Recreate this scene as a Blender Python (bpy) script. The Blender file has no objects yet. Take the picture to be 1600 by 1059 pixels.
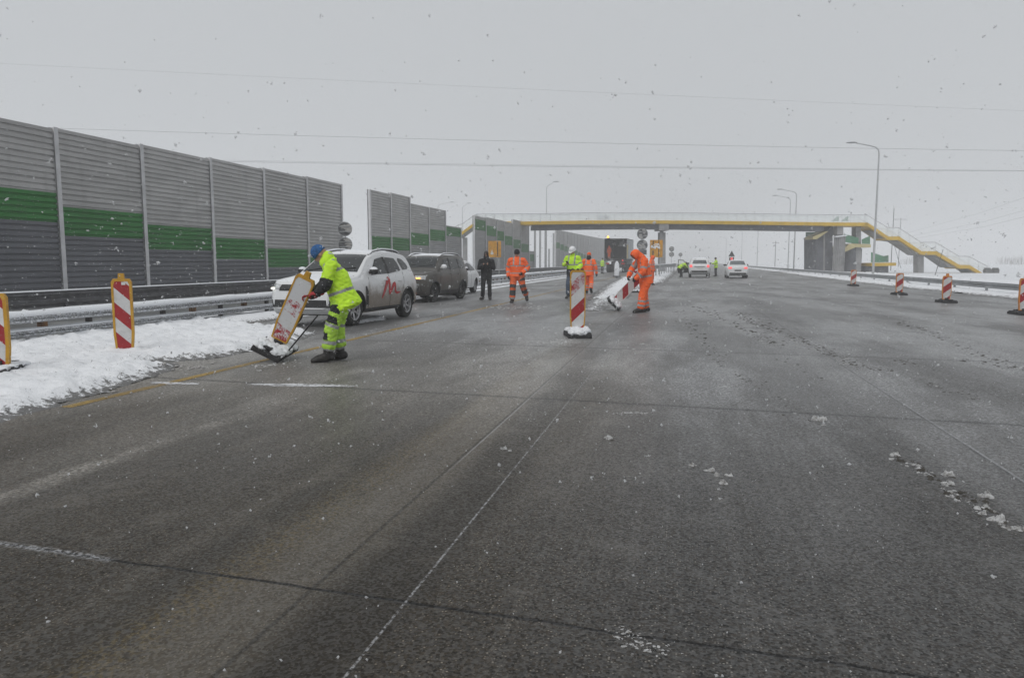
import bpy, bmesh, math, random
import numpy as np
from mathutils import Vector, Matrix, noise
from mathutils.bvhtree import BVHTree

SC = bpy.context.scene
COL = SC.collection
R = math.radians

# ------------------------------------------------------------------ camera
F_PX = 1150.0                       # focal length in pixels of the 1600 px wide photograph
EYE = 1.42
YAW = math.atan(265.0 / F_PX)       # camera looks 13 degrees to the left of the road
PITCH = math.atan(121.5 / F_PX)     # and six degrees down
cd = bpy.data.cameras.new('camera'); cam = bpy.data.objects.new('camera', cd); COL.objects.link(cam)
cam.location = (0, 0, EYE)
cam.rotation_euler = (R(90) - PITCH, 0, YAW)
cd.sensor_width = 36; cd.lens = 36 * F_PX / 1600
cd.clip_start = 0.05; cd.clip_end = 4000
SC.camera = cam

# ------------------------------------------------------------------ world, sun, exposure
SUN_EL, SUN_AZ = R(48), R(200)
w = bpy.data.worlds.new('World'); SC.world = w; w.use_nodes = True
nt = w.node_tree; nt.nodes.clear()
out = nt.nodes.new('ShaderNodeOutputWorld'); bg = nt.nodes.new('ShaderNodeBackground')
sky = nt.nodes.new('ShaderNodeTexSky'); sky.sky_type = 'NISHITA'; sky.sun_disc = False
sky.sun_elevation = SUN_EL; sky.sun_rotation = SUN_AZ
sky.air_density = 1.0; sky.dust_density = 6.0; sky.ozone_density = 1.0
hsv = nt.nodes.new('ShaderNodeHueSaturation'); hsv.inputs['Saturation'].default_value = 0.15
mx = nt.nodes.new('ShaderNodeMix'); mx.data_type = 'RGBA'; mx.inputs['Factor'].default_value = 0.93
mx.inputs[7].default_value = (5.50, 5.72, 5.95, 1)           # the even grey of the snow cloud
nt.links.new(sky.outputs[0], hsv.inputs['Color']); nt.links.new(hsv.outputs[0], mx.inputs[6])
nt.links.new(mx.outputs[2], bg.inputs['Color']); nt.links.new(bg.outputs[0], out.inputs['Surface'])
bg.inputs['Strength'].default_value = 0.1
sl = bpy.data.lights.new('sun', 'SUN'); sl.energy = 1.15; sl.angle = R(40); sl.color = (1, .97, .93)
so = bpy.data.objects.new('sun', sl); COL.objects.link(so)
so.rotation_euler = (R(90) - SUN_EL, 0, R(180) - SUN_AZ)
SC.view_settings.view_transform = 'Standard'; SC.view_settings.look = 'None'
SC.view_settings.exposure = 0.0; SC.view_settings.gamma = 1.0
SC.render.engine = 'CYCLES'
SC.cycles.volume_bounces = 2; SC.cycles.max_bounces = 8
SC.cycles.use_denoising = True

# ------------------------------------------------------------------ pixel to world helpers (1600 x 1059 photograph)
RM = cam.rotation_euler.to_matrix()
FH = Vector((-math.sin(YAW), math.cos(YAW), 0))       # horizontal view direction
RH = Vector((math.cos(YAW), math.sin(YAW), 0))        # horizontal right direction
def ray(px, py): return RM @ Vector(((px - 800) / F_PX, -(py - 529.5) / F_PX, -1))
def G(px, py, z=0.0):
    d = ray(px, py); t = (z - EYE) / d.z
    return Vector((0, 0, EYE)) + d * t
def P(px, py, Z):
    d = ray(px, py); return Vector((0, 0, EYE)) + d * (Z / d.dot(FH))
def GZ(px, Z, z=0.0):
    p = P(px, 408, Z); p.z = z; return p

# ------------------------------------------------------------------ tags
def tag(o, label=None, cat=None, group=None, kind=None):
    if label: o['label'] = label
    if cat: o['category'] = cat
    if group: o['group'] = group
    if kind: o['kind'] = kind
    return o
def thing(name, label, cat, loc=(0, 0, 0), rz=0.0, group=None, scale=1.0):
    o = bpy.data.objects.new(name, None); COL.objects.link(o)
    o.empty_display_size = .2
    o.location = loc; o.rotation_euler = (0, 0, rz); o.scale = (scale,) * 3
    return tag(o, label, cat, group)
def dup(root, loc, rz=None, label=None, group=None, rot=None):
    r = root.copy(); COL.objects.link(r); r.location = loc
    if rz is not None: r.rotation_euler = (0, 0, rz)
    if rot is not None: r.rotation_euler = rot
    if label: r['label'] = label
    if group: r['group'] = group
    for ch in list(root.children):
        c = ch.copy(); COL.objects.link(c); c.parent = r
        for g in list(ch.children):
            d = g.copy(); COL.objects.link(d); d.parent = c
    return r

# ------------------------------------------------------------------ mesh collector
class MB:
    def __init__(s): s.v = []; s.f = []; s.m = []
    def add(s, vs, fs, mi=0):
        b = len(s.v); s.v += [tuple(v) for v in vs]
        s.f += [tuple(i + b for i in f) for f in fs]; s.m += [mi] * len(fs); return s
    def box(s, c, d, rot=None, mi=0):
        x, y, z = d[0] / 2, d[1] / 2, d[2] / 2
        vs = [Vector((a * x, b * y, e * z)) for a in (-1, 1) for b in (-1, 1) for e in (-1, 1)]
        if rot is not None: vs = [rot @ v for v in vs]
        c = Vector(c); vs = [v + c for v in vs]
        return s.add(vs, [(0, 1, 3, 2), (4, 6, 7, 5), (0, 4, 5, 1), (2, 3, 7, 6), (0, 2, 6, 4), (1, 5, 7, 3)], mi)
    def limb(s, pts, rad, n=10, side=(1, 0, 0), cap=True, mi=0):
        pts = [Vector(p) for p in pts]; k = len(pts)
        rad = [(r, r) if not isinstance(r, (tuple, list)) else r for r in rad]
        side = Vector(side); rings = []
        tans = []
        for i in range(k):
            t = (pts[min(i + 1, k - 1)] - pts[max(i - 1, 0)])
            tans.append(t.normalized() if t.length > 1e-9 else Vector((0, 0, 1)))
        P_, R_, T_ = list(pts), list(rad), list(tans)
        if cap:
            a0, a1 = min(rad[0]) * (cap if cap is not True else 1), min(rad[-1])
            P_ = [pts[0] - tans[0] * a0 * .85, pts[0] - tans[0] * a0 * .55] + P_ + [pts[-1] + tans[-1] * a1 * .55, pts[-1] + tans[-1] * a1 * .85]
            R_ = [tuple(x * .42 for x in rad[0]), tuple(x * .82 for x in rad[0])] + R_ + [tuple(x * .82 for x in rad[-1]), tuple(x * .42 for x in rad[-1])]
            T_ = [tans[0]] * 2 + T_ + [tans[-1]] * 2
        vs = []
        for p, (a, b), t in zip(P_, R_, T_):
            u = side - t * side.dot(t)
            if u.length < 1e-3: u = t.orthogonal()
            u.normalize(); v = t.cross(u)
            for j in range(n):
                an = 2 * math.pi * j / n
                vs.append(p + u * a * math.cos(an) + v * b * math.sin(an))
        fs = []
        m = len(P_)
        for i in range(m - 1):
            for j in range(n):
                j2 = (j + 1) % n
                fs.append((i * n + j, i * n + j2, (i + 1) * n + j2, (i + 1) * n + j))
        fs.append(tuple(range(n - 1, -1, -1))); fs.append(tuple((m - 1) * n + j for j in range(n)))
        return s.add(vs, fs, mi)
    def tube(s, p0, p1, r, n=8, r1=None, mi=0): return s.limb([p0, p1], [r, r if r1 is None else r1], n, cap=False, mi=mi)
    def ball(s, c, r, rot=None, n=12, mi=0):
        r = r if isinstance(r, (tuple, list)) else (r, r, r)
        vs = []; m = max(4, n // 2 + 1)
        c = Vector(c)
        for i in range(1, m):
            th = math.pi * i / m
            for j in range(n):
                a = 2 * math.pi * j / n
                v = Vector((r[0] * math.sin(th) * math.cos(a), r[1] * math.sin(th) * math.sin(a), r[2] * math.cos(th)))
                vs.append(c + (rot @ v if rot is not None else v))
        tp, bt = Vector((0, 0, r[2])), Vector((0, 0, -r[2]))
        if rot is not None: tp, bt = rot @ tp, rot @ bt
        vs += [c + tp, c + bt]; T, B = len(vs) - 2, len(vs) - 1
        fs = []
        for j in range(n):
            j2 = (j + 1) % n
            fs.append((T, j, j2)); fs.append((B, (m - 2) * n + j2, (m - 2) * n + j))
            for i in range(m - 2): fs.append((i * n + j, (i + 1) * n + j, (i + 1) * n + j2, i * n + j2))
        return s.add(vs, fs, mi)
    def prism(s, front, off, mi=0):
        front = [Vector(p) for p in front]; off = Vector(off); n = len(front)
        vs = front + [p + off for p in front]
        fs = [tuple(range(n)), tuple(range(2 * n - 1, n - 1, -1))]
        for i in range(n): fs.append((i, i + n, (i + 1) % n + n, (i + 1) % n))
        return s.add(vs, fs, mi)
    def lathe(s, prof, M=None, n=20, sx=1, sy=1, mi=0, close=False):
        vs = []; k = len(prof)
        for (r, z) in prof:
            for j in range(n):
                a = 2 * math.pi * j / n
                v = Vector((r * math.cos(a) * sx, r * math.sin(a) * sy, z)); vs.append(M @ v if M is not None else v)
        fs = []
        for i in range(k - 1):
            for j in range(n):
                j2 = (j + 1) % n; fs.append((i * n + j, i * n + j2, (i + 1) * n + j2, (i + 1) * n + j))
        if close:
            fs.append(tuple(range(n - 1, -1, -1))); fs.append(tuple((k - 1) * n + j for j in range(n)))
        return s.add(vs, fs, mi)
    def build(s, name, mats, parent=None, smooth=False, angle=40, fix=True):
        me = bpy.data.meshes.new(name); me.from_pydata(s.v, [], s.f)
        mats = mats if isinstance(mats, (list, tuple)) else [mats]
        for m in mats: me.materials.append(m)
        if len(mats) > 1: me.polygons.foreach_set('material_index', s.m)
        if fix:
            bm = bmesh.new(); bm.from_mesh(me); bmesh.ops.recalc_face_normals(bm, faces=bm.faces); bm.to_mesh(me); bm.free()
        if smooth:
            me.polygons.foreach_set('use_smooth', [True] * len(me.polygons))
            if angle < 180: me.set_sharp_from_angle(angle=R(angle))
        me.update()
        o = bpy.data.objects.new(name, me); COL.objects.link(o)
        if parent is not None: o.parent = parent
        return o

def evaluated(o):
    dg = bpy.context.evaluated_depsgraph_get()
    return bpy.data.meshes.new_from_object(o.evaluated_get(dg))
def remeshed(mb, name, voxel, smooth=4, folds=0.0, fscale=9.0, seed=0):
    """union of the closed shapes in mb as one continuous surface"""
    o = mb.build(name, MAT['skin'])
    m = o.modifiers.new('r', 'REMESH'); m.mode = 'VOXEL'; m.voxel_size = voxel; m.adaptivity = 0
    me = evaluated(o); old = o.data
    o.modifiers.clear(); o.data = me; bpy.data.meshes.remove(old)
    if smooth:
        sm = o.modifiers.new('s', 'SMOOTH'); sm.factor = .5; sm.iterations = smooth
        me2 = evaluated(o); o.modifiers.clear(); o.data = me2; bpy.data.meshes.remove(me); me = me2
    if folds > 0:
        n = len(me.vertices); co = np.empty(n * 3); me.vertices.foreach_get('co', co); co = co.reshape(-1, 3)
        nr = np.empty(n * 3); me.vertices.foreach_get('normal', nr); nr = nr.reshape(-1, 3)
        off = np.array([noise.noise(Vector((c[0] * fscale + seed, c[1] * fscale, c[2] * fscale * 1.9))) +
                        .5 * noise.noise(Vector((c[0] * fscale * 2.3, c[1] * fscale * 2.3 + seed, c[2] * fscale * 3.1))) for c in co])
        off = -np.abs(off) * 1.6 + .45                      # creases rather than bumps
        co = co + nr * (off * folds)[:, None]
        me.vertices.foreach_set('co', co.ravel())
    me.name = name
    me.materials.clear()
    me.polygons.foreach_set('use_smooth', [True] * len(me.polygons)); me.update()
    return o
def face_centers(me):
    c = np.empty(len(me.polygons) * 3); me.polygons.foreach_get('center', c); return c.reshape(-1, 3)
def face_normals(me):
    c = np.empty(len(me.polygons) * 3); me.polygons.foreach_get('normal', c); return c.reshape(-1, 3)

# ------------------------------------------------------------------ materials
MAT = {}
class NT:
    def __init__(s, name):
        s.m = bpy.data.materials.new(name); s.m.use_nodes = True; s.t = s.m.node_tree
        s.b = s.t.nodes['Principled BSDF']; s.out = s.t.nodes['Material Output']
        s.co = s.t.nodes.new('ShaderNodeTexCoord').outputs['Object']
        MAT[name] = s.m
    def n(s, ty, **kw):
        x = s.t.nodes.new('ShaderNode' + ty)
        for k, v in kw.items(): setattr(x, k, v)
        return x
    def set(s, sock, v):
        if isinstance(v, bpy.types.NodeSocket): s.t.links.new(v, sock)
        else:
            if isinstance(v, (tuple, list)) and len(v) == 3 and len(sock.default_value) == 4: v = (*v, 1)
            sock.default_value = v
    def math(s, op, a, b=None, c=None, clamp=False):
        x = s.n('Math', operation=op, use_clamp=clamp); s.set(x.inputs[0], a)
        if b is not None: s.set(x.inputs[1], b)
        if c is not None: s.set(x.inputs[2], c)
        return x.outputs[0]
    def noise(s, scale, detail=4, rough=.55, vec=None, dist=0.0):
        x = s.n('TexNoise'); x.inputs['Scale'].default_value = scale; x.inputs['Detail'].default_value = detail
        x.inputs['Roughness'].default_value = rough; x.inputs['Distortion'].default_value = dist
        s.set(x.inputs['Vector'], vec if vec is not None else s.co); return x.outputs['Fac']
    def scaled(s, sx, sy, sz, loc=(0, 0, 0)):
        x = s.n('Mapping'); x.inputs['Scale'].default_value = (sx, sy, sz); x.inputs['Location'].default_value = loc
        s.set(x.inputs['Vector'], s.co); return x.outputs[0]
    def step(s, v, a, b):                            # smooth 0..1 as v goes from a to b
        x = s.n('MapRange', interpolation_type='SMOOTHSTEP'); s.set(x.inputs[0], v); s.set(x.inputs[1], a); s.set(x.inputs[2], b)
        return x.outputs[0]
    def band(s, v, c, half, soft):                   # 1 inside |v-c|<half
        d = s.math('ABSOLUTE', s.math('SUBTRACT', v, c)); return s.step(d, half + soft, max(half - soft, 0.0) if half > soft else half * .3)
    def mix(s, f, a, b):
        x = s.n('Mix', data_type='RGBA'); s.set(x.inputs['Factor'], f); s.set(x.inputs[6], a); s.set(x.inputs[7], b); return x.outputs[2]
    def xyz(s):
        x = s.n('SeparateXYZ'); s.set(x.inputs[0], s.co); return x.outputs
    def bump(s, h, strength=.3, dist=.02):
        x = s.n('Bump'); x.inputs['Strength'].default_value = strength; x.inputs['Distance'].default_value = dist
        s.set(x.inputs['Height'], h); s.set(s.b.inputs['Normal'], x.outputs[0])
    def done(s, col=None, rough=None, metal=None, spec=None):
        if col is not None: s.set(s.b.inputs['Base Color'], col)
        if rough is not None: s.set(s.b.inputs['Roughness'], rough)
        if metal is not None: s.b.inputs['Metallic'].default_value = metal
        if spec is not None: s.b.inputs['Specular IOR Level'].default_value = spec
        return s.m
def simple(name, col, rough=.6, metal=0.0, var=.18, scale=6.0, bump=0.0, bscale=60, spec=None):
    t = NT(name); f = t.noise(scale, 5)
    lo = tuple(c * (1 - var) for c in col); hi = tuple(min(1, c * (1 + var)) for c in col)
    c = t.mix(t.step(f, .3, .7), lo, hi)
    if bump: t.bump(t.noise(bscale, 3), bump, .01)
    return t.done(c, rough, metal, spec)

simple('skin', (.42, .24, .17), .55, var=.08, scale=14)
simple('eye_dark', (.03, .02, .02), .35)
simple('lip', (.30, .12, .10), .5)
simple('hair', (.03, .022, .018), .7, bump=.3, bscale=180)
simple('hivis_yellow', (.54, .86, .03), .72, var=.14, scale=4, bump=.15, bscale=40)
simple('hivis_yellow_trousers', (.40, .66, .06), .75, var=.14, scale=7, bump=.15, bscale=40)
simple('hivis_orange', (.98, .135, .022), .7, var=.15, scale=4, bump=.25, bscale=40)
simple('hivis_orange_worn', (.62, .105, .022), .75, var=.25, scale=5, bump=.15, bscale=40)
simple('reflective_band', (.30, .305, .305), .45, var=.1)
simple('black_cloth', (.016, .017, .019), .85, var=.3, bump=.2, bscale=60)
simple('navy_cloth', (.022, .026, .038), .85, var=.3, bump=.2, bscale=60)
simple('charcoal_cloth', (.05, .052, .055), .85, var=.3, bump=.2)
simple('jeans', (.06, .085, .13), .85, var=.25, scale=12, bump=.2)
simple('blue_knit', (.025, .10, .26), .9, var=.35, scale=40, bump=.6, bscale=90)
simple('orange_knit', (.85, .13, .03), .85, var=.2, scale=30, bump=.4, bscale=90)
simple('black_knit', (.015, .015, .017), .9, var=.3, bump=.5, bscale=90)
simple('red_glove', (.30, .015, .02), .7, var=.3, scale=20)
simple('black_glove', (.015, .015, .016), .7, var=.3, scale=20)
simple('black_boot', (.018, .016, .015), .6, var=.4, scale=14, bump=.2)
simple('white_helmet', (.80, .81, .82), .3, var=.03)
simple('steel_galv', (.30, .31, .32), .5, .35, var=.2, scale=3)
simple('steel_dark', (.09, .09, .095), .55, .3, var=.3, scale=5)
simple('steel_post', (.42, .43, .44), .5, .2, var=.12, scale=2)
simple('rusty_block', (.16, .08, .03), .85, var=.4, scale=8)
simple('timber_black', (.03, .027, .025), .85, var=.4, scale=8)
simple('concrete', (.26, .26, .265), .85, var=.2, scale=1.5, bump=.2, bscale=25)
simple('concrete_dark', (.105, .11, .125), .85, var=.25, scale=1.2, bump=.2, bscale=25)
simple('concrete_wall', (.15, .152, .155), .9, var=.25, scale=1.0, bump=.2, bscale=25)
simple('bridge_yellow', (.58, .37, .02), .55, var=.12, scale=.8)
simple('bridge_yellow_dull', (.50, .43, .22), .6, var=.12, scale=.8)
simple('rubber_base', (.022, .022, .024), .75, var=.4, scale=12, bump=.4, bscale=40)
def m_frame():
    t = NT('frame_yellow'); n1 = t.noise(9, 5, .65); n2 = t.noise(34, 5, .7)
    c = t.mix(t.step(n1, .3, .7), (.40, .205, .010), (.56, .30, .012)); c = t.mix(t.math('MULTIPLY', t.step(n2, .58, .68), .55), c, (.55, .55, .54)); c = t.mix(t.math('MULTIPLY', t.step(n1, .55, .75), .45), c, (.16, .12, .06))
    return t.done(c, .55)
m_frame()
simple('frame_orange', (.55, .20, .03), .55, var=.15, scale=9)
simple('sign_back', (.085, .088, .092), .6, .2, var=.5, scale=5)
simple('sign_rim', (.30, .31, .32), .5, .3, var=.2)
simple('board_amber', (.55, .26, .012), .55, var=.2, scale=4)
simple('board_black', (.02, .02, .02), .6)
simple('paint_grey', (.085, .079, .070), .28, .35, var=.12, scale=2)
simple('paint_white', (.70, .71, .72), .3, 0, var=.05, scale=2)
simple('plastic_black', (.016, .016, .017), .55, var=.3, scale=8)
simple('tyre', (.016, .016, .016), .8, var=.4, scale=14, bump=.4, bscale=60)
simple('rim_alloy', (.34, .34, .35), .4, .6, var=.3, scale=9)
simple('rim_dark', (.06, .06, .062), .45, .5, var=.3, scale=9)
simple('glass_dark', (.018, .021, .022), .08, var=.3, scale=3)
simple('glass_grey', (.10, .115, .12), .10, var=.35, scale=3)
simple('lamp_lens', (.45, .46, .47), .12, var=.4, scale=14)
simple('tail_red', (.42, .02, .02), .25, var=.2)
simple('plate_white', (.62, .62, .60), .45, var=.1)
simple('red_paint', (.42, .018, .022), .5, var=.25, scale=9)
simple('tarp_black', (.022, .022, .023), .75, var=.4, scale=2)
simple('tarp_grey', (.42, .44, .46), .6, var=.12, scale=1)
simple('panel_cream', (.55, .46, .22), .6, var=.12, scale=2)
simple('wire', (.055, .057, .06), .6)
simple('bark', (.06, .045, .035), .9, var=.4, scale=6)
simple('twigs', (.08, .065, .05), .9, var=.4, scale=3)
simple('phone_black', (.01, .01, .011), .3)
simple('block_grey', (.10, .10, .10), .85)
def emitter(name, col, e):
    t = NT(name); f = t.noise(25, 2); c = t.mix(f, col, tuple(min(1, x * 1.1) for x in col))
    t.set(t.b.inputs['Emission Color'], c); t.b.inputs['Emission Strength'].default_value = e
    return t.done(c, .3)
emitter('headlamp_lit', (1.0, .95, .80), 2.0)
emitter('indicator_lit', (1.0, .50, .12), 1.6)
emitter('amber_lit', (1.0, .52, .08), 3.0)
emitter('brake_lit', (1.0, .12, .12), 0.55)
emitter('lamp_white_lit', (1.0, .97, .85), 2.5)

def m_snow(name, dirty=.15, col=(.80, .82, .85)):
    t = NT(name); a = t.noise(.9, 6, .6); b = t.noise(13, 5, .65)
    c = t.mix(t.step(a, .35, .75), col, tuple(x * .93 for x in col))
    dn = t.math('MULTIPLY', t.step(b, .60, .74), t.step(t.noise(2.2, 4), .5, .68))
    c = t.mix(t.math('MULTIPLY', dn, dirty * 3, clamp=True), c, (.16, .155, .15))
    t.bump(t.math('ADD', t.math('MULTIPLY', t.noise(3.5, 5, .6), 1.2), t.math('MULTIPLY', t.noise(26, 4, .7), .5)), .55, .06)
    return t.done(c, .85, spec=.2)
m_snow('snow', .22);  m_snow('dirty_slush', .3, (.075, .070, .062)); m_snow('snow_clean', 0.0); m_snow('snow_slush', .5, (.40, .39, .38))
m_snow('snow_field', .02, (.74, .76, .79))

def m_lump():                                        # half melted clods with grit in them
    t = NT('snow_lump'); n1 = t.noise(38, 5, .7); n2 = t.noise(7, 4)
    c = t.mix(t.step(n1, .40, .62), (.62, .625, .63), (.30, .295, .285)); c = t.mix(t.math('MULTIPLY', t.step(n1, .56, .66), t.step(n2, .4, .6)), c, (.10, .095, .088))
    t.bump(n1, .8, .03); return t.done(c, .7)
m_lump()
def m_edge_snow():                                   # bank snow: thin grey slush where the sheet runs out
    t = NT('snow_bank'); at = t.n('Attribute', attribute_name='edge').outputs['Fac']
    b = t.noise(11, 6, .7); a = t.noise(1.1, 5, .6)
    c = t.mix(t.step(a, .35, .75), (.83, .845, .87), (.76, .775, .80))
    spots = t.math('MULTIPLY', t.step(b, .57, .72), t.step(t.noise(1.7, 4), .50, .66))
    c = t.mix(t.math('MULTIPLY', spots, .85), c, (.17, .165, .16))
    e = t.math('MULTIPLY', t.step(t.math('ADD', at, t.math('MULTIPLY', t.math('SUBTRACT', b, .5), 1.6)), .30, .14), .92)
    c = t.mix(e, c, (.115, .112, .108))
    t.bump(t.math('ADD', t.math('MULTIPLY', t.noise(4, 5, .6), 1.2), t.math('MULTIPLY', t.noise(30, 4, .7), .5)), .6, .06)
    return t.done(c, .85, spec=.2)
m_edge_snow()

def m_rail_snow():                                   # wet snow clinging to the beam face below its cap
    t = NT('rail_snowy'); b = t.noise(22, 5, .7); z = t.xyz()[2]
    c = t.mix(t.step(t.noise(2, 4), .3, .7), (.20, .205, .21), (.30, .305, .31))
    c = t.mix(t.step(b, .42, .60), c, (.74, .76, .79))
    return t.done(c, .7)
m_rail_snow()

def m_road():
    t = NT('wet_road'); x, y, z = t.xyz()
    fine = t.noise(75, 3, .75); vor = t.n('TexVoronoi'); vor.inputs['Scale'].default_value = 85; t.set(vor.inputs['Vector'], t.co)
    chip = t.n('TexVoronoi'); chip.inputs['Scale'].default_value = 48; t.set(chip.inputs['Vector'], t.co)
    tracks = t.noise(1.0, 5, .6, t.scaled(1.3, .05, 1)); patch = t.noise(.45, 5, .6, t.scaled(1, .5, 1))
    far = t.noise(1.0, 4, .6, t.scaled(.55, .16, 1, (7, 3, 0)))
    cc = t.n('SeparateColor'); t.set(cc.inputs[0], vor.outputs['Color'])
    base = t.mix(t.step(fine, .33, .70), (.011, .0105, .010), (.102, .096, .088))
    base = t.mix(t.math('MULTIPLY', t.step(cc.outputs[1], .2, 1.0), .55), base, t.mix(cc.outputs[2], (.068, .056, .045), (.054, .058, .058)))
    base = t.mix(t.math('MULTIPLY', t.step(cc.outputs[1], .45, .05), .6), base, (.013, .013, .013))
    stone = t.math('MULTIPLY', t.step(cc.outputs[0], .80, .96), t.step(vor.outputs['Distance'], .5, .15))
    base = t.mix(t.math('MULTIPLY', stone, .9), base, (.34, .325, .30))
    c2 = t.n('SeparateColor'); t.set(c2.inputs[0], chip.outputs['Color'])
    dark = t.math('MULTIPLY', t.step(c2.outputs[1], .72, .95), t.step(chip.outputs['Distance'], .5, .2))
    base = t.mix(t.math('MULTIPLY', dark, .6), base, (.018, .018, .018))
    # lane wear
    base = t.mix(t.math('MULTIPLY', t.step(tracks, .38, .66), .40), base, t.mix(.5, base, (.022, .021, .020)))
    base = t.mix(t.math('MULTIPLY', t.step(patch, .52, .72), .30), base, (.13, .127, .12))
    wob = t.math('MULTIPLY', t.math('SUBTRACT', t.noise(.8, 3, .5, t.scaled(1, .4, 1)), .5), .25)
    xw = t.math('ADD', x, wob)
    dk = t.band(xw, -1.24, .22, .10); base = t.mix(t.math('MULTIPLY', dk, .74), base, (.022, .021, .020))
    lt = t.band(xw, -1.66, .22, .14); base = t.mix(t.math('MULTIPLY', lt, .28), base, (.17, .165, .155))
    dk2 = t.band(xw, -2.1, .20, .16); base = t.mix(t.math('MULTIPLY', dk2, .42), base, (.026, .025, .023))
    ye = t.math('MULTIPLY', t.band(xw, -1.95, .12, .10), t.step(t.noise(38, 5, .75), .46, .60))
    base = t.mix(t.math('MULTIPLY', ye, .30), base, (.22, .165, .05))
    dk3 = t.band(xw, -3.0, .75, .6); base = t.mix(t.math('MULTIPLY', dk3, .25), base, (.025, .024, .022))
    dr = t.band(xw, 3.1, .55, .4); base = t.mix(t.math('MULTIPLY', t.math('MULTIPLY', dr, t.step(y, 6.5, 14)), .55), base, (.03, .028, .025))
    tr2 = t.noise(1.0, 4, .65, t.scaled(4.5, .05, 1, (3, 1, 0))); tr3 = t.noise(1.0, 5, .7, t.scaled(9, .09, 1, (9, 4, 0)))
    base = t.mix(t.math('MULTIPLY', t.step(tr2, .50, .64), .20), base, (.020, .019, .018))
    base = t.mix(t.math('MULTIPLY', t.math('MULTIPLY', t.step(tr3, .54, .60), t.step(fine, .3, .6)), .14), base, (.19, .185, .178))
    blot = t.noise(1.9, 6, .72); base = t.mix(t.math('MULTIPLY', t.step(blot, .55, .63), .22), base, (.15, .145, .138)); base = t.mix(t.math('MULTIPLY', t.step(blot, .42, .36), .30), base, (.018, .017, .016))
    # thin dusting of snow, with the far road's grazing sheen painted in by distance
    dust_sheen_n = t.math('MULTIPLY', t.step(t.noise(34, 5, .75), .44, .66), 1)
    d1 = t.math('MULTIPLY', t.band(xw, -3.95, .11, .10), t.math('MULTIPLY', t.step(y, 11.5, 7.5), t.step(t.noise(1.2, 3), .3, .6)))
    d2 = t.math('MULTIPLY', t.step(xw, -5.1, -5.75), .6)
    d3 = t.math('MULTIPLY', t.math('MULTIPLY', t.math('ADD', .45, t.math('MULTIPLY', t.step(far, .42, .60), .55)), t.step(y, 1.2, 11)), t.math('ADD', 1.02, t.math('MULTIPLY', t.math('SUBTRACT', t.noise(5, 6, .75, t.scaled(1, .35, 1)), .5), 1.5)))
    dust = t.math('MULTIPLY', t.math('MAXIMUM', t.math('MAXIMUM', t.math('MULTIPLY', d1, .75), t.math('MULTIPLY', d2, .55)), d3), t.math('ADD', t.math('MULTIPLY', dust_sheen_n, .7), .2))
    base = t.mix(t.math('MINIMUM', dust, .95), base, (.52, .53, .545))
    warm = t.n('Mix', data_type='RGBA', blend_type='MULTIPLY'); t.set(warm.inputs['Factor'], t.math('MULTIPLY', t.step(xw, .3, -1.2), t.step(y, 16, 5))); t.set(warm.inputs[6], base); t.set(warm.inputs[7], (1.06, .98, .86)); base = warm.outputs[2]
    # joints between the concrete slabs
    yj = t.math('ADD', y, t.math('MULTIPLY', x, .065)); yj = t.math('ADD', yj, t.math('MULTIPLY', t.math('SUBTRACT', t.noise(2.5, 2), .5), .05))
    md = t.math('ABSOLUTE', t.math('SUBTRACT', t.math('MODULO', t.math('ADD', yj, 46 - 2.7 + 2.3), 4.6), 2.3))
    jt = t.step(md, .016, .005)
    jl = t.math('MAXIMUM', t.step(t.math('ABSOLUTE', t.math('ADD', x, 1.535)), .018, .004), t.step(t.math('ABSOLUTE', t.math('SUBTRACT', x, 2.165)), .02, .004))
    jfade = t.math('MAXIMUM', t.math('MAXIMUM', t.math('MULTIPLY', jt, .9), t.math('MULTIPLY', t.math('MULTIPLY', t.step(md, .085, .01), t.step(y, 4.5, 7)), .36)), t.math('MULTIPLY', jl, .5))
    base = t.mix(jfade, base, (.012, .012, .012))
    # packed snow in the grooves
    gn = t.step(t.noise(48, 4, .7), .42, .60); gl = t.noise(.9, 3)
    g1 = t.math('MULTIPLY', t.math('MULTIPLY', t.step(t.math('ABSOLUTE', t.math('ADD', x, 1.095)), .0085, .003), gn), t.step(y, 22, 13))
    g2 = t.math('MULTIPLY', t.math('MULTIPLY', t.step(t.math('ABSOLUTE', t.math('SUBTRACT', x, 2.185)), .014, .005), t.step(gl, .3, .5)), .6)
    g3 = t.math('MULTIPLY', t.math('MULTIPLY', t.step(t.math('ABSOLUTE', t.math('ADD', x, 1.515)), .010, .004), .6), t.math('MULTIPLY', t.step(y, 4.2, 5.6), t.step(y, 13, 10.5)))
    g4 = t.math('MULTIPLY', t.math('MULTIPLY', t.step(md, .04, .012), t.step(x, -2.55, -2.7)), t.math('MULTIPLY', gn, t.step(y, 4.0, 3.3)))
    g = t.math('MAXIMUM', t.math('MAXIMUM', g1, g2), t.math('MAXIMUM', g3, g4))
    base = t.mix(t.math('MULTIPLY', g, .50), base, (.58, .59, .61))
    rough = t.mix(t.step(t.noise(.7, 5, .6, t.scaled(1, .22, 1)), .40, .66), (.40, .40, .40), (.56, .56, .56))
    rough = t.mix(g, rough, (.9, .9, .9))
    hb = t.math('SUBTRACT', t.math('ADD', t.math('MULTIPLY', fine, .6), t.math('MULTIPLY', vor.outputs['Distance'], .5)), t.math('MULTIPLY', jt, 2.0))
    t.bump(hb, .22, .007)
    t.set(t.b.inputs['Specular IOR Level'], t.math('MULTIPLY', t.math('ADD', .10, t.math('MULTIPLY', t.step(cc.outputs[2], .25, .9), .75)), t.math('ADD', .55, t.math('MULTIPLY', t.step(y, 4, 14), .6))))
    return t.done(base, rough)
m_road()

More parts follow.
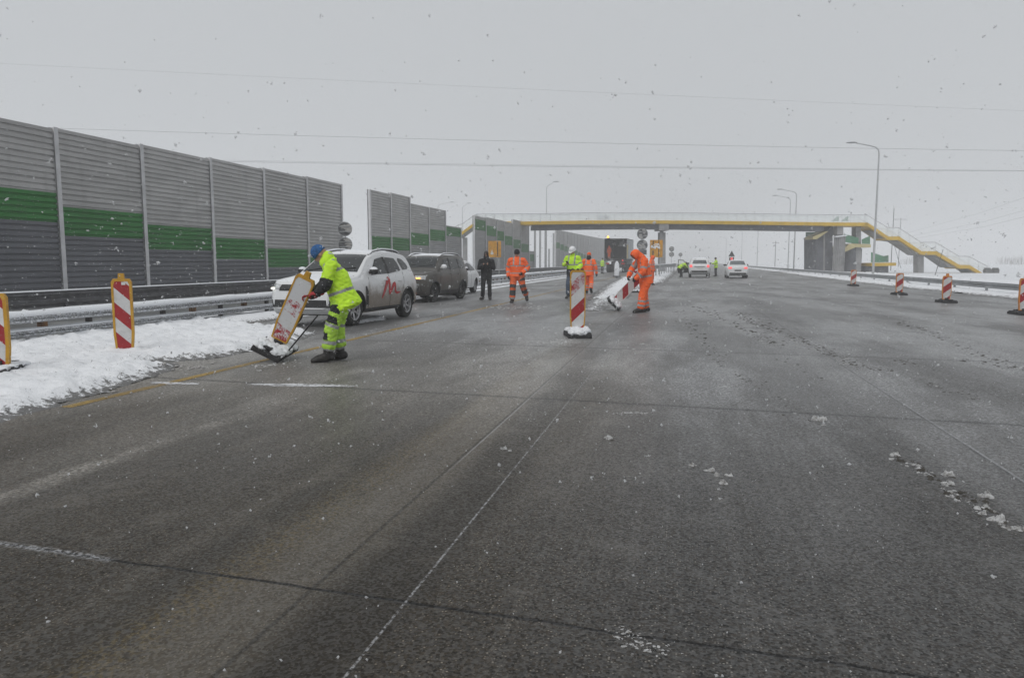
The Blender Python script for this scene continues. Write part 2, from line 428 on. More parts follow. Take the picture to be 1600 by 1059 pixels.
def m_side_lane():
    t = NT('side_lane'); base = t.mix(t.step(t.noise(40, 4, .7), .3, .7), (.06, .06, .06), (.13, .13, .13))
    base = t.mix(t.math('MULTIPLY', t.step(t.noise(.8, 5, .6, t.scaled(1, .3, 1)), .45, .65), .6), base, (.34, .345, .35))
    return t.done(base, .45)
m_side_lane()

def m_line(name, col):
    t = NT(name); n1 = t.noise(30, 5, .75); n2 = t.noise(1.3, 4)
    f = t.math('MULTIPLY', t.step(n1, .34, .50), t.math('ADD', .45, t.math('MULTIPLY', t.step(n2, .35, .62), .55)))
    c = t.mix(t.step(t.noise(60, 3), .3, .7), tuple(x * .8 for x in col), col)
    tr = t.n('BsdfTransparent'); ms = t.n('MixShader'); t.set(ms.inputs[0], f)
    t.t.links.new(tr.outputs[0], ms.inputs[1]); t.t.links.new(t.b.outputs[0], ms.inputs[2]); t.t.links.new(ms.outputs[0], t.out.inputs['Surface'])
    return t.done(c, .5)
m_line('line_yellow', (.38, .24, .035)); m_line('line_snow', (.62, .63, .65))
def m_streak():                                       # dry snow blown into a line across the road
    t = NT('streak_snow'); g = t.n('TexCoord').outputs['Generated']; sp = t.n('SeparateXYZ'); t.set(sp.inputs[0], g)
    v = t.math('ABSOLUTE', t.math('SUBTRACT', sp.outputs[1], .5)); u = sp.outputs[0]
    n1 = t.noise(26, 5, .75); f = t.math('ADD', t.math('MULTIPLY', t.step(v, .52, .05), .8), t.math('MULTIPLY', t.math('SUBTRACT', t.math('ADD', t.math('MULTIPLY', n1, .6), t.math('MULTIPLY', t.noise(7, 4, .6), .4)), .5), 3.4))
    f = t.math('MULTIPLY', t.step(f, .35, .95), t.math('MULTIPLY', t.step(u, 0, .15), t.step(u, 1, .9)))
    tr = t.n('BsdfTransparent'); ms = t.n('MixShader'); t.set(ms.inputs[0], t.math('MULTIPLY', f, .85))
    t.t.links.new(tr.outputs[0], ms.inputs[1]); t.t.links.new(t.b.outputs[0], ms.inputs[2]); t.t.links.new(ms.outputs[0], t.out.inputs['Surface'])
    t.done((.70, .71, .73), .9)
m_streak()

def m_stripes(name, slope, period, phase, red=(.36, .012, .018), white=(.60, .60, .60), snowy=0.0):
    t = NT(name); x, y, z = t.xyz()
    v = t.math('ADD', t.math('ADD', z, t.math('MULTIPLY', x, slope)), phase + 10)
    s_ = t.math('MODULO', v, period); e = period / 2
    f = t.math('MULTIPLY', t.step(s_, -.002, .004), t.step(s_, e + .003, e - .003))
    wn = t.noise(7, 5, .65)
    red_ = t.mix(t.step(wn, .3, .75), tuple(c * .75 for c in red), red)
    wh = t.mix(t.step(wn, .35, .8), white, tuple(c * .72 for c in white))
    c = t.mix(f, wh, red_)
    gr = t.math('MULTIPLY', t.step(t.noise(38, 5, .7), .56, .70), .35); c = t.mix(gr, c, (.20, .19, .18))
    rough = .42
    if snowy:
        sn = t.math('ADD', t.noise(9, 6, .7), t.math('MULTIPLY', t.noise(50, 3, .7), .25))
        if snowy > .5: f2 = t.step(t.math('ADD', sn, t.math('MULTIPLY', z, .22)), .66, .80); scol = (.55, .56, .58)
        else: f2 = t.math('MULTIPLY', t.step(t.math('ADD', sn, t.math('MULTIPLY', z, .35)), .90, 1.06), .85); scol = (.48, .49, .51)
        c = t.mix(f2, c, scol); rough = .6
    return t.done(c, rough)
m_stripes('stripes_down', .95, .44, .10); m_stripes('stripes_up', -.95, .50, .12, snowy=.3); m_stripes('stripes_up_clean', -.75, .46, .18)
m_stripes('stripes_flat', .95, .46, .17); m_stripes('stripes_snowed', .25, .43, .15, snowy=.9)

def m_barrier(name, col):
    t = NT(name); oi = t.n('ObjectInfo').outputs['Random']; n3 = t.noise(1.0, 5, .65, t.scaled(1, 2.6, .25)); n1 = t.noise(1.0, 5, .6, t.scaled(1, .5, 3)); n2 = t.noise(60, 3, .7)
    c = t.mix(t.step(n1, .3, .7), tuple(x * .85 for x in col), tuple(x * 1.1 for x in col))
    c = t.mix(t.math('MULTIPLY', t.step(n2, .62, .75), .4), c, tuple(min(1, x * 1.6 + .03) for x in col))
    c = t.mix(t.math('MULTIPLY', t.step(n3, .50, .72), .32), c, tuple(x * .55 for x in col)); c = t.mix(t.math('MULTIPLY', oi, .22), c, tuple(x * .62 for x in col))
    return t.done(c, .5, .0)
m_barrier('barrier_mid', (.30, .30, .305)); simple('barrier_post', (.54, .54, .55), .5, .1, var=.12, scale=2)
m_barrier('barrier_light', (.43, .425, .42)); m_barrier('barrier_dark', (.125, .13, .147)); m_barrier('barrier_green', (.007, .16, .014))

def m_dirty_white():
    t = NT('paint_dirty_white'); x, y, z = t.xyz()
    n1 = t.noise(3.2, 6, .65); n2 = t.noise(16, 4, .7)
    zz = t.math('ADD', z, t.math('ADD', t.math('MULTIPLY', t.math('SUBTRACT', n1, .5), -.55), t.math('MULTIPLY', t.math('SUBTRACT', n2, .5), -.2)))
    lower = t.math('MULTIPLY', t.step(zz, .98, .58), t.step(y, -1.25, -.75))
    lower = t.math('MULTIPLY', lower, t.math('ADD', .78, t.math('MULTIPLY', n1, .3)))
    c = t.mix(t.math('MULTIPLY', lower, .88, clamp=True), (.70, .71, .72), (.155, .115, .075))
    c = t.mix(t.math('MULTIPLY', t.step(n2, .6, .75), .2), c, (.35, .33, .30))
    return t.done(c, t.mix(lower, (.3, .3, .3), (.8, .8, .8)))
m_dirty_white()

def m_pane(name, col, alpha):
    t = NT(name); f = t.noise(2.0, 3); c = t.mix(f, tuple(x * .9 for x in col), col)
    tr = t.n('BsdfTransparent'); ms = t.n('MixShader'); ms.inputs[0].default_value = alpha
    t.t.links.new(tr.outputs[0], ms.inputs[1]); t.t.links.new(t.b.outputs[0], ms.inputs[2]); t.t.links.new(ms.outputs[0], t.out.inputs['Surface'])
    return t.done(c, .3)
m_pane('railing_pane', (.86, .90, .90), .30); m_pane('green_pane', (.07, .25, .13), .80); 
def m_flake():
    t = NT('flake'); f = t.noise(900, 2); t.done(t.mix(f, (.84, .86, .88), (.92, .93, .94)), .9, spec=.1)
    tl = t.n('BsdfTranslucent'); tl.inputs[0].default_value = (.93, .94, .95, 1); ms = t.n('MixShader'); ms.inputs[0].default_value = .55
    tr = t.n('BsdfTransparent'); m2 = t.n('MixShader'); m2.inputs[0].default_value = .56
    t.t.links.new(t.b.outputs[0], ms.inputs[1]); t.t.links.new(tl.outputs[0], ms.inputs[2]); t.t.links.new(tr.outputs[0], m2.inputs[1]); t.t.links.new(ms.outputs[0], m2.inputs[2]); t.t.links.new(m2.outputs[0], t.out.inputs['Surface'])
m_flake()
# ================================================================== setting
rng = np.random.default_rng(7)
random.seed(7)
def sheet(name, pts, z, m, kind='structure', **kw):
    b = MB(); b.add([(p[0], p[1], z) for p in pts], [tuple(range(len(pts)))])
    return tag(b.build(name, m, fix=False), kind=kind, **kw)
sheet('ground', [(-700, -60), (700, -60), (700, 900), (-700, 900)], 0.0, MAT['snow_field'])
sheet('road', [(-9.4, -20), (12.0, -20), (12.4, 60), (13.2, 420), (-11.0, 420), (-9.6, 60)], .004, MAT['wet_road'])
sheet('side_lane', [(-15.6, -20), (-11.6, -20), (-11.6, 420), (-15.6, 420)], .004, MAT['side_lane'])
def strip(name, x0, x1, y0, y1, m, z=.008, n=1):
    return sheet(name, [(x0, y0), (x1, y0), (x1, y1), (x0, y1)], z, MAT[m])
strip('yellow_line', -5.88, -5.75, 5.9, 120, 'line_yellow')

def vnoise(x, y, s, seed=0.0, octs=3):
    o = np.zeros(len(x)); a = 1.0
    for k in range(octs):
        o += a * np.array([noise.noise(Vector((px * s + seed, py * s, k * 7.3 + seed))) for px, py in zip(x, y)]); a *= .5; s *= 2.1
    return o
def bank(name, poly, res, h, edge, en=.25, m='snow_bank', kind='structure', bump=.02, ridge=None, seed=0.0, z0=.002):
    """snow lying on the ground: a height field over a polygon, ragged at its edge"""
    poly = np.array([(p[0], p[1]) for p in poly], float)
    lo, hi = poly.min(0) - .5, poly.max(0) + .5
    nx, ny = int((hi[0] - lo[0]) / res[0]) + 2, int((hi[1] - lo[1]) / res[1]) + 2
    X, Y = np.meshgrid(lo[0] + np.arange(nx) * res[0], lo[1] + np.arange(ny) * res[1], indexing='ij')
    x, y = X.ravel(), Y.ravel()
    x = x + rng.uniform(-.3, .3, len(x)) * res[0]; y = y + rng.uniform(-.3, .3, len(y)) * res[1]
    d = np.full(len(x), 1e9); ins = np.zeros(len(x), bool)
    for a, b in zip(poly, np.roll(poly, -1, 0)):
        ab = b - a; t = np.clip(((x - a[0]) * ab[0] + (y - a[1]) * ab[1]) / (ab @ ab + 1e-9), 0, 1)
        d = np.minimum(d, np.hypot(x - a[0] - t * ab[0], y - a[1] - t * ab[1]))
        c = ((a[1] > y) != (b[1] > y)) & (x < (b[0] - a[0]) * (y - a[1]) / (b[1] - a[1] + 1e-12) + a[0]); ins ^= c
    d = np.where(ins, d, -d)
    n1 = vnoise(x, y, 1.6, seed); n2 = vnoise(x, y, 5.5, seed + 3)
    d = d + en * n1 + en * .5 * n2
    e = np.clip(d / edge, 0, 1); e = e * e * (3 - 2 * e)
    z = h * e * (1 + .25 * n1) + bump * n2 * e * 2 + .010
    z = np.where(d < 0, .004 + d * .05, z)
    if ridge is not None: z += ridge(x, y) * e
    keep = d > -max(res) * 1.0
    idx = np.arange(nx * ny).reshape(nx, ny)
    q = np.stack([idx[:-1, :-1], idx[1:, :-1], idx[1:, 1:], idx[:-1, 1:]], -1).reshape(-1, 4)
    q = q[keep[q].all(1)]
    used = np.unique(q); remap = -np.ones(nx * ny, int); remap[used] = np.arange(len(used))
    me = bpy.data.meshes.new(name)
    me.from_pydata(np.stack([x, y, z + z0], 1)[used].tolist(), [], remap[q].tolist())
    me.materials.append(MAT[m]); me.polygons.foreach_set('use_smooth', [True] * len(me.polygons))
    at = me.attributes.new('edge', 'FLOAT', 'POINT'); at.data.foreach_set('value', np.clip(d / (edge * 1.6), 0, 1)[used])
    o = bpy.data.objects.new(name, me); COL.objects.link(o)
    return tag(o, kind=kind)
# bank along the left edge of the carriageway
E = [G(-260, 745), G(0, 662), G(100, 632), G(190, 606), G(262, 583), G(290, 572), G(250, 566), G(330, 562), G(400, 549), G(432, 541)]
lb = [(-11.3, 1.0)] + [(-11.3, 15.2), (-9.6, 15.2), (-9.2, 14.3), (-8.0, 14.2), (-6.9, 13.0)] + [(p.x, p.y) for p in reversed(E)]
bank('snow_bank', lb, (.06, .06), .09, .45, en=.15, bump=.034, seed=1.0)
bank('snow_verge', [(-11.5, 14.8), (-11.5, 130), (-10.6, 130), (-10.3, 40), (-10.0, 22), (-9.5, 14.8)], (.14, .3), .07, .3, en=.12, seed=2.0)
bank('snow_strip', [(-18.9, -5), (-17.0, -5), (-17.0, 150), (-18.9, 150)], (.22, .35), .14, .6, en=.25, bump=.07, seed=3.0)
bank('snow_ridge', [(-16.15, -5), (-15.55, -5), (-15.65, 150), (-16.15, 150)], (.14, .25), .10, .3, en=.42, bump=.10, seed=8.0)
# snow under the white car and by the feet of the walkers
bank('snow_patch', [(-7.8, 15.5), (-7.15, 15.5), (-7.1, 17.3), (-7.8, 17.2)], (.04, .04), .05, .12, en=.10, seed=4.0, m='snow_clean')
# the snowed island between the carriageways
isl = [G(905, 487), G(925, 462), G(950, 444), G(972, 433), GZ(990, 90), GZ(1040, 150), GZ(1062, 150), G(1052, 430), G(1040, 441), G(1010, 449), G(962, 473), G(940, 487)]
bank('snow_island', [(p.x, p.y) for p in isl], (.16, .25), .16, 1.1, en=.25, bump=.008, seed=5.0)
# verge beyond the right edge
vr = [(11.9, 14), (12.2, 25), (12.0, 33), (11.5, 42), (11.2, 55), (11.3, 75), (11.9, 110), (12.6, 200), (22, 200), (22, 14)]
bank('snow_verge', vr, (.25, .4), .10, .9, en=.45, bump=.04, seed=6.0)

# ---- hills
def hill(name, x0, x1, y0, y1, top, m, seed, n=40):
    b = MB(); vs = []; fs = []
    for i in range(n + 1):
        for j in range(9):
            u, v = i / n, j / 8
            xx = x0 + (x1 - x0) * u; yy = y0 + (y1 - y0) * v
            zz = top * (math.sin(math.pi * u) ** .5) * (1 - (1 - v) ** 2) * (1 + .16 * noise.noise(Vector((xx * .012, yy * .01, seed)))) - .3
            vs.append((xx, yy, zz))
    for i in range(n):
        for j in range(8): fs.append((i * 9 + j, (i + 1) * 9 + j, (i + 1) * 9 + j + 1, i * 9 + j + 1))
    b.add(vs, fs); return tag(b.build(name, MAT[m], smooth=True, angle=180), kind='structure')
hill('hill', -260, -48, 130, 300, 5.6, 'snow_field', 1.0)

def streak(name, px0, px1, py, wpx, m='line_snow', slant=0.0):
    a, c = G(px0, py), G(px1, py + slant); h = G(px0, py - wpx / 2) - G(px0, py + wpx / 2)
    return sheet(name, [a - h / 2, c - h / 2, c + h / 2, a + h / 2], .0085, MAT[m])
for a_, c_, y_, w_, s_ in [(380, 558, 602.5, 5, 0), (235, 312, 599.5, 4, 0)]: streak('snow_streak', a_, c_, y_, w_, 'streak_snow', slant=s_)
# ---- small heaps and crumbs of slush on the road
def lump(b, c, r, h, seed, n=9):
    c = Vector(c); vs = []; fs = []; m = 4
    ax = random.uniform(.75, 1.3); ro = random.uniform(0, 3.1)
    for i in range(m):
        t = i / (m - 1) * math.pi * .5
        for j in range(n):
            a = 2 * math.pi * j / n
            k = 1 + .62 * noise.noise(Vector((math.cos(a) * 2.3 + seed, math.sin(a) * 2.3, t * 1.8)))
            rr = r * math.cos(t * .93) * k
            px, py = rr * math.cos(a) * ax, rr * math.sin(a) / ax
            vs.append((c.x + px * math.cos(ro) - py * math.sin(ro), c.y + px * math.sin(ro) + py * math.cos(ro), c.z + h * math.sin(t) * (1 + .75 * noise.noise(Vector((math.cos(a) * 2.2, math.sin(a) * 2.2 + t * 3, seed)))) - .004))
    for i in range(m - 1):
        for j in range(n): fs.append((i * n + j, i * n + (j + 1) % n, (i + 1) * n + (j + 1) % n, (i + 1) * n + j))
    fs.append(tuple((m - 1) * n + j for j in range(n)))
    b.add(vs, fs)
S1, S2 = MB(), MB()
def heap(px, py, wpx, k=7, b=None, flat=.85):
    """a clump of k crumbs about wpx wide in the photograph"""
    c = G(px, py); sc = c.length / F_PX; wr = wpx * sc / 2
    b = b or S1
    for i in range(k):
        a, q = random.uniform(0, 6.28), random.random() ** .7
        r = wr * random.uniform(.22, .62)
        lump(b, (c.x + math.cos(a) * q * wr, c.y + math.sin(a) * q * wr * .8, .006), r, r * flat * random.uniform(.5, 1.3), random.uniform(0, 99))
for px, py, wp in [(1080, 728, 15), (1108, 736, 14), (1121, 744, 13), (1139, 744, 11), (1131, 757, 14), (953, 686, 16), (1279, 657, 17),
                   (786, 702, 12), (795, 705, 9), (1397, 712, 17), (1480, 744, 16), (1538, 776, 19), (1486, 757, 12), (1590, 828, 18), (1560, 814, 18)]:
    heap(px, py, wp, 8, None, 1.15); heap(px + wp * .4, py + 3, wp * .8, 2, S2, .3)
for (x0, y0, x1, y1, n, wp) in [(1395, 712, 1455, 745, 30, 12), (1450, 745, 1500, 772, 14, 14), (1470, 770, 1545, 790, 34, 12), (1530, 796, 1600, 836, 26, 14),
                                (1270, 738, 1296, 745, 6, 7), (1225, 640, 1290, 662, 8, 8)]:
    for i in range(n):
        t = random.random(); heap(x0 + (x1 - x0) * t + random.gauss(0, 5), y0 + (y1 - y0) * t + random.gauss(0, 4), wp * random.uniform(.5, 1.2), 2, S1 if random.random() < .55 else S2, .7)
for i in range(150):                                   # crumbs round the transverse joint at the bottom edge
    t = random.random(); heap(968 + 60 * t + random.gauss(0, 13), 986 + 38 * t + random.gauss(0, 6), random.uniform(5, 16), 2, S1, .35)
for i in range(60): heap(random.uniform(958, 1012), 646 + random.gauss(0, 1.5), random.uniform(4, 9), 2, S1, .4)
for i in range(120):
    t = random.random() ** .8; heap(880 - 30 * t + random.gauss(8, 14), 533 + random.gauss(0, 2.5) + 3 * (1 - t), random.uniform(3, 8), 2, S1, .4)
for i in range(110): heap(random.uniform(758, 852), 481 + random.gauss(0, 1.6), random.uniform(2, 7), 2, S1, .35)
for i in range(170): heap(random.uniform(392, 556), 603 + random.gauss(0, 1.6), random.uniform(2, 5), 1, S1, .2)
for i in range(26): heap(random.uniform(535, 562), 600 + random.gauss(0, 4), random.uniform(2, 6), 1, S1, .4)
for i in range(60): heap(random.uniform(242, 308), 600 + random.gauss(0, .8), random.uniform(2, 4), 1, S1, .2)
for i in range(40): heap(random.gauss(400, 22), 572 + random.gauss(0, 3), random.uniform(3, 9), 2, S1, .4)
for i in range(26): heap(random.gauss(452, 10), 562 + random.gauss(0, 4), random.uniform(4, 9), 2, S1, .6)
for (x0, y0, x1, y1, n) in [(1055, 482, 1130, 570, 120), (1130, 570, 1245, 640, 70), (1085, 478, 1215, 540, 220), (1150, 490, 1345, 572, 420), (1320, 568, 1390, 580, 60), (1450, 600, 1540, 628, 70), (1370, 555, 1470, 580, 40),
                            (1220, 560, 1300, 600, 20), (940, 470, 1000, 440, 40), (1400, 500, 1590, 575, 130), (1500, 560, 1600, 580, 60)]:
    for i in range(n):
        t = random.random(); heap(x0 + (x1 - x0) * t + random.gauss(0, 7), y0 + (y1 - y0) * t + random.gauss(0, 1.6), random.uniform(3, 10), 1, S2 if random.random() < .93 else S1, .3)
for i in range(260):                                  # scattered crumbs
    px, py = random.uniform(300, 1600), 470 + 330 * random.random() ** 1.8; heap(px, py, random.uniform(1.5, 4.5), 1, S1 if random.random() < .5 else S2, .4)
for px, py, wp in [(917, 518, 7), (925, 527, 8), (1004, 538, 8), (990, 546, 5), (1100, 470, 6), (830, 475, 8), (1060, 735, 5)]: heap(px, py, wp, 4)
tag(S1.build('snow_crumbs', MAT['snow_lump'], smooth=True, angle=180, fix=False), kind='stuff')
tag(S2.build('slush', MAT['dirty_slush'], smooth=True, angle=180, fix=False), kind='stuff')

# crumbs and dead grass showing through the bank
S3 = MB()
for (px, py, sx, sy, n) in [(396, 510, 16, 3, 26), (206, 572, 12, 4, 22), (300, 575, 30, 3, 22), (110, 618, 50, 4, 12), (40, 635, 30, 4, 12), (40, 592, 20, 3, 14), (330, 520, 60, 10, 10), (250, 545, 50, 10, 10), (120, 580, 60, 14, 12)]:
    for i in range(n):
        q = G(px + random.gauss(0, sx), py + random.gauss(0, sy)); lump(S3, (q.x, q.y, .06 if q.x < -6.6 else .02), random.uniform(.008, .028), random.uniform(.008, .02), random.uniform(0, 99))
tag(S3.build('bank_crumbs', MAT['snow_slush'], smooth=True, angle=180, fix=False), kind='stuff')
GR = MB()
for (px, py, n) in [(396, 511, 40), (206, 571, 26), (345, 503, 16), (180, 596, 10), (420, 545, 12)]:
    for i in range(n):
        q = G(px + random.gauss(0, 9), py + random.gauss(0, 2.5)); q.z = .05; GR.limb([q, q + Vector((random.gauss(0, .05), random.gauss(0, .05), random.uniform(.04, .10)))], [.003, .001], 3, cap=False)
tag(GR.build('dry_grass', MAT['twigs'], fix=False), kind='stuff')
# ================================================================== guardrails
def wbeam(b, X, y0, y1, zc, hgt, depth=.08, face=1, step=4.0, mi=0):
    """corrugated beam running along y"""
    prof = [(-.5, 0), (-.42, .5), (-.30, 1), (-.18, 1), (-.08, .25), (.08, .25), (.18, 1), (.30, 1), (.42, .5), (.5, 0)]
    n = int(abs(y1 - y0) / step) + 1; ys = np.linspace(y0, y1, n + 1); k = len(prof)
    vs = [(X + face * depth * d, yy, zc + u * hgt) for yy in ys for (u, d) in prof]
    vs += [(X + face * (depth * d - .012), yy, zc + u * hgt) for yy in ys for (u, d) in prof]
    o = len(ys) * k; fs = []
    for i in range(len(ys) - 1):
        for j in range(k - 1):
            a = i * k + j; fs.append((a, a + 1, a + k + 1, a + k)); fs.append((o + a, o + a + k, o + a + k + 1, o + a + 1))
        for j in (0, k - 1):
            a = i * k + j; fs.append((a, a + k, o + a + k, o + a))
    b.add(vs, fs, mi)
def snow_cap(b, X, y0, y1, z, wd, h, seed=0.0, step=.35, far=60):
    ys = []; yy = y0
    while yy < y1: ys.append(yy); yy += step if yy < far else step * 5
    ys.append(y1); prof = [(-1, -.05), (-.92, .45), (-.5, .92), (0, 1), (.5, .92), (.92, .45), (1, -.05)]
    vs = []
    for yy in ys:
        k = 1 + .28 * noise.noise(Vector((yy * .9, seed, 0))) + .15 * noise.noise(Vector((yy * 3.1, seed, 4)))
        for (u, v) in prof: vs.append((X + u * wd * (1 + .12 * noise.noise(Vector((yy * 2.3, u * 3, seed)))), yy, z + v * h * k))
    n = len(prof); fs = []
    for i in range(len(ys) - 1):
        for j in range(n - 1): fs.append((i * n + j, i * n + j + 1, (i + 1) * n + j + 1, (i + 1) * n + j))
        fs.append((i * n, (i + 1) * n, (i + 1) * n + n - 1, i * n + n - 1))
    b.add(vs, fs)
# near rail: two beams one above the other, thick with wet snow
t = thing('guardrail', 'low double beam guardrail thickly capped with snow along the left snow bank', 'guardrail', (0, 0, 0))
NX = -11.0
b = MB(); wbeam(b, NX + .05, -4, 110, .43, .14, face=1); wbeam(b, NX - .05, -4, 110, .43, .14, face=-1); b.build('upper_beam', MAT['rail_snowy'], t)
b = MB(); wbeam(b, NX + .04, -4, 110, .185, .12, face=1); wbeam(b, NX - .04, -4, 110, .185, .12, face=-1); b.build('lower_beam', MAT['rail_snowy'], t)
b = MB(); snow_cap(b, NX, -4, 110, .485, .155, .10, 1.0); b.build('snow_cap', MAT['snow_clean'], t, smooth=True, angle=180)
b = MB(); snow_cap(b, NX, -4, 110, .238, .13, .035, 2.0); b.build('snow_cap', MAT['snow_clean'], t, smooth=True, angle=180)
for i in range(54):
    yy = -2.6 + i * 2.06
    b = MB(); b.box((NX, yy, .24), (.07, .10, .48)); b.build('post', MAT['timber_black'], t)
    if i % 1 == 0 and i < 46:
        b = MB(); b.box((NX - .02, yy + 1.03, .30), (.10, .13, .14)); b.build('spacer', MAT['rusty_block'], t)
# far rail in front of the noise barrier
t = thing('guardrail', 'dark steel guardrail with thin snow line below the noise barriers beyond the side lane', 'guardrail', (0, 0, 0))
FX = -16.5
b = MB(); wbeam(b, FX + .05, -4, 160, .47, .31, .09, 1); b.build('beam', MAT['steel_dark'], t)
b = MB(); wbeam(b, FX - .10, -4, 160, .25, .13, .05, 1); b.build('lower_beam', MAT['steel_dark'], t)
b = MB(); snow_cap(b, FX + .06, -4, 160, .622, .075, .035, 3.0, step=.6); b.build('snow_cap', MAT['snow_clean'], t, smooth=True, angle=180)
for i in range(40):
    b = MB(); b.box((FX - .06, -3 + i * 4.0, .29), (.1, .06, .60)); b.build('post', MAT['steel_dark'], t)
b = MB(); b.box((FX - .5, 78, .06), (.5, 164, .16)); tag(b.build('concrete_kerb', MAT['concrete_wall']), kind='structure')
# right rail: single beam, snow heaped to its foot, swinging outwards with distance
t = thing('guardrail', 'long single beam guardrail at the right roadside standing in snow', 'guardrail', (0, 0, 0))
RX = 13.25
b = MB(); wbeam(b, RX, 12, 330, .36, .27, .08, -1); b.build('beam', MAT['steel_galv'], t)
b = MB(); snow_cap(b, RX - .02, 12, 330, .49, .05, .022, 5.0, step=.8); b.build('snow_cap', MAT['snow_clean'], t, smooth=True, angle=180)
for i in range(80):
    b = MB(); b.box((RX + .07, 13 + i * 4.0, .17), (.1, .06, .60)); b.build('post', MAT['steel_galv'], t)
# short rail on the island
p0, p1 = GZ(1021, 60), GZ(1056, 100)
t = thing('guardrail', 'short snowed guardrail running along the snow island between the carriageways', 'guardrail', (p0.x, p0.y, 0), math.atan2(-(p1.x - p0.x), p1.y - p0.y))
L_ = (p1 - p0).length
b = MB(); wbeam(b, 0, 0, L_, .93, .32, .09, 1); b.build('beam', MAT['steel_galv'], t)
b = MB(); snow_cap(b, .02, 0, L_, 1.08, .09, .06, 6.0, step=1); b.build('snow_cap', MAT['snow_clean'], t, smooth=True, angle=180)
for i in range(11):
    b = MB(); b.box((-.08, .3 + i * L_ / 10.3, .5), (.1, .07, 1.0)); b.build('post', MAT['steel_galv'], t)

# ================================================================== noise barriers
def corr(b, X, y0, y1, z0, z1, pitch=.17, depth=.045):
    n = max(1, round((z1 - z0) / pitch)); zs = []
    for i in range(n):
        a = z0 + (z1 - z0) * i / n; q = (z1 - z0) / n
        zs += [(a, 0), (a + q * .12, -depth), (a + q * .30, -depth), (a + q * .42, 0)]
    zs.append((z1, 0)); vs = []
    for yy in (y0, y1): vs += [(X + d, yy, z) for (z, d) in zs]
    k = len(zs); fs = [(j, j + 1, k + j + 1, k + j) for j in range(k - 1)]
    # back and edges
    o = len(vs); vs += [(X - .12, y0, z0), (X - .12, y0, z1), (X - .12, y1, z1), (X - .12, y1, z0)]
    fs += [(o, o + 1, o + 2, o + 3), (k - 1, o + 1, o + 2, 2 * k - 1), (0, o, o + 3, k)]
    fs += [tuple(range(k)) + (o + 1, o), tuple(range(k, 2 * k)) + (o + 2, o + 3)]
    b.add(vs, fs)
def wall_h(px, py, X):
    """height of the image point (px, py) on the vertical plane x = X, and its y"""
    d = ray(px, py); s_ = X / d.x
    return EYE + d.z * s_, d.y * s_
def barrier(label, X, posts, tops, greens, base=0.0, gh=.9, low='barrier_mid'):
    """posts: y positions; tops: (top at start, top at end) per bay; greens: bottom of the green band per bay"""
    t = thing('noise_barrier', label, 'noise barrier', (X, posts[0], base))
    y0 = posts[0]
    for i, yy in enumerate(posts):
        h = max(tops[min(i, len(tops) - 1)][0], tops[i - 1][1] if i > 0 else 0)
        b = MB(); b.box((.05, yy - y0, h / 2), (.012, .16, h + .02)); b.box((-.02, yy - y0, h / 2), (.13, .02, h + .02)); b.box((-.15, yy - y0, h / 2), (.012, .16, h + .02)); b.build('post', MAT['barrier_post'], t)
    for i in range(len(posts) - 1):
        a, c = posts[i] - y0 + .075, posts[i + 1] - y0 - .075; h = min(tops[i]); g = greens[i]
        hh = tops[i][0]
        if g is None: g0 = g1 = None
        else: g0, g1 = max(g, .2), min(g + gh, hh - .1)
        if g0 is None:
            b = MB(); corr(b, 0, a, c, .05, hh); b.build('upper_panel', MAT['barrier_light'], t); continue
        b = MB(); corr(b, 0, a, c, .03, g0 - .004); b.build('lower_panel', MAT[low], t)
        b = MB(); corr(b, 0, a, c, g0, g1 - .004); b.build('green_panel', MAT['barrier_green'], t)
        b = MB(); corr(b, 0, a, c, g1, hh); b.build('upper_panel', MAT['barrier_light'], t)
    return t
WX = -19.0
cot = lambda px: 1 / math.tan(math.atan((800 - px) / F_PX) + YAW)
pxs = [-290, -82, 102, 232, 337, 418, 484, 537]
ys = [19.0 * cot(p) for p in pxs]; ys[0] = ys[2] - 8; ys[1] = ys[2] - 4
topl = lambda px: 185 + px * .1918
tops = []
for i in range(7):
    pm = pxs[i]
    hm, _ = wall_h(max(pxs[i], 0) * .5 + pxs[i + 1] * .5, topl(max(pxs[i], 0) * .5 + pxs[i + 1] * .5), WX); tops.append((hm, hm))
barrier('tall grey noise barrier with a green band stepping down to the right, nearest the camera', WX, ys, tops, [3.05, 2.62, 2.22, 1.85, 1.50, 1.12, .72], low='barrier_dark')
pxs = [581, 613, 642, 671.6, 697, 721]; D2 = 19.6; ys = [D2 * cot(p) for p in pxs]
tp = [(597, 300.5), (627, 305), (657, 321), (684, 326.5), (709, 354)]; gb = [391, 391.5, 383.5, 376.7, 369.5]
tops = []; gr = []
for (px, py), g in zip(tp, gb):
    h, _ = wall_h(px, py, -D2); tops.append((h, h)); gr.append(wall_h(px, g, -D2)[0])
barrier('grey noise barrier in three stepped heights with a green band rising to the right', -D2, ys, tops, gr)
pxs = [741.7, 759.7, 776, 788, 801, 813.5, 826]; ys = [19.0 * cot(p) for p in pxs]
tp = [(750, 338.5), (768, 341), (782, 344), (794, 347), (807, 344), (820, 346)]; gb = [360, 369, 376, 383, 388, 394]
tops = []; gr = []
for (px, py), g in zip(tp, gb):
    h, _ = wall_h(px, py, -19.0); tops.append((h, h)); gr.append(wall_h(px, g, -19.0)[0])
barrier('grey noise barrier with green band stepping down to bare posts, before the footbridge', -19.0, ys, tops, gr, gh=1.0)
ys = [19.0 * c for c in (4.86, 5.02)]
barrier('low grey end piece of noise barrier beside the bare posts', -19.0, ys, [(2.7, 2.7)], [1.4])
ys = [19.0 * c for c in np.arange(5.91, 10.2, .212)]
tops = [(wall_h(868 + i * 3.6, 358 + i * .65, -19.0)[0],) * 2 for i in range(len(ys) - 1)]
barrier('faded grey noise barrier farthest away, seen under the footbridge', -19.0, ys, tops, [max(.4, 3.4 - .2 * i) for i in range(len(ys) - 1)])
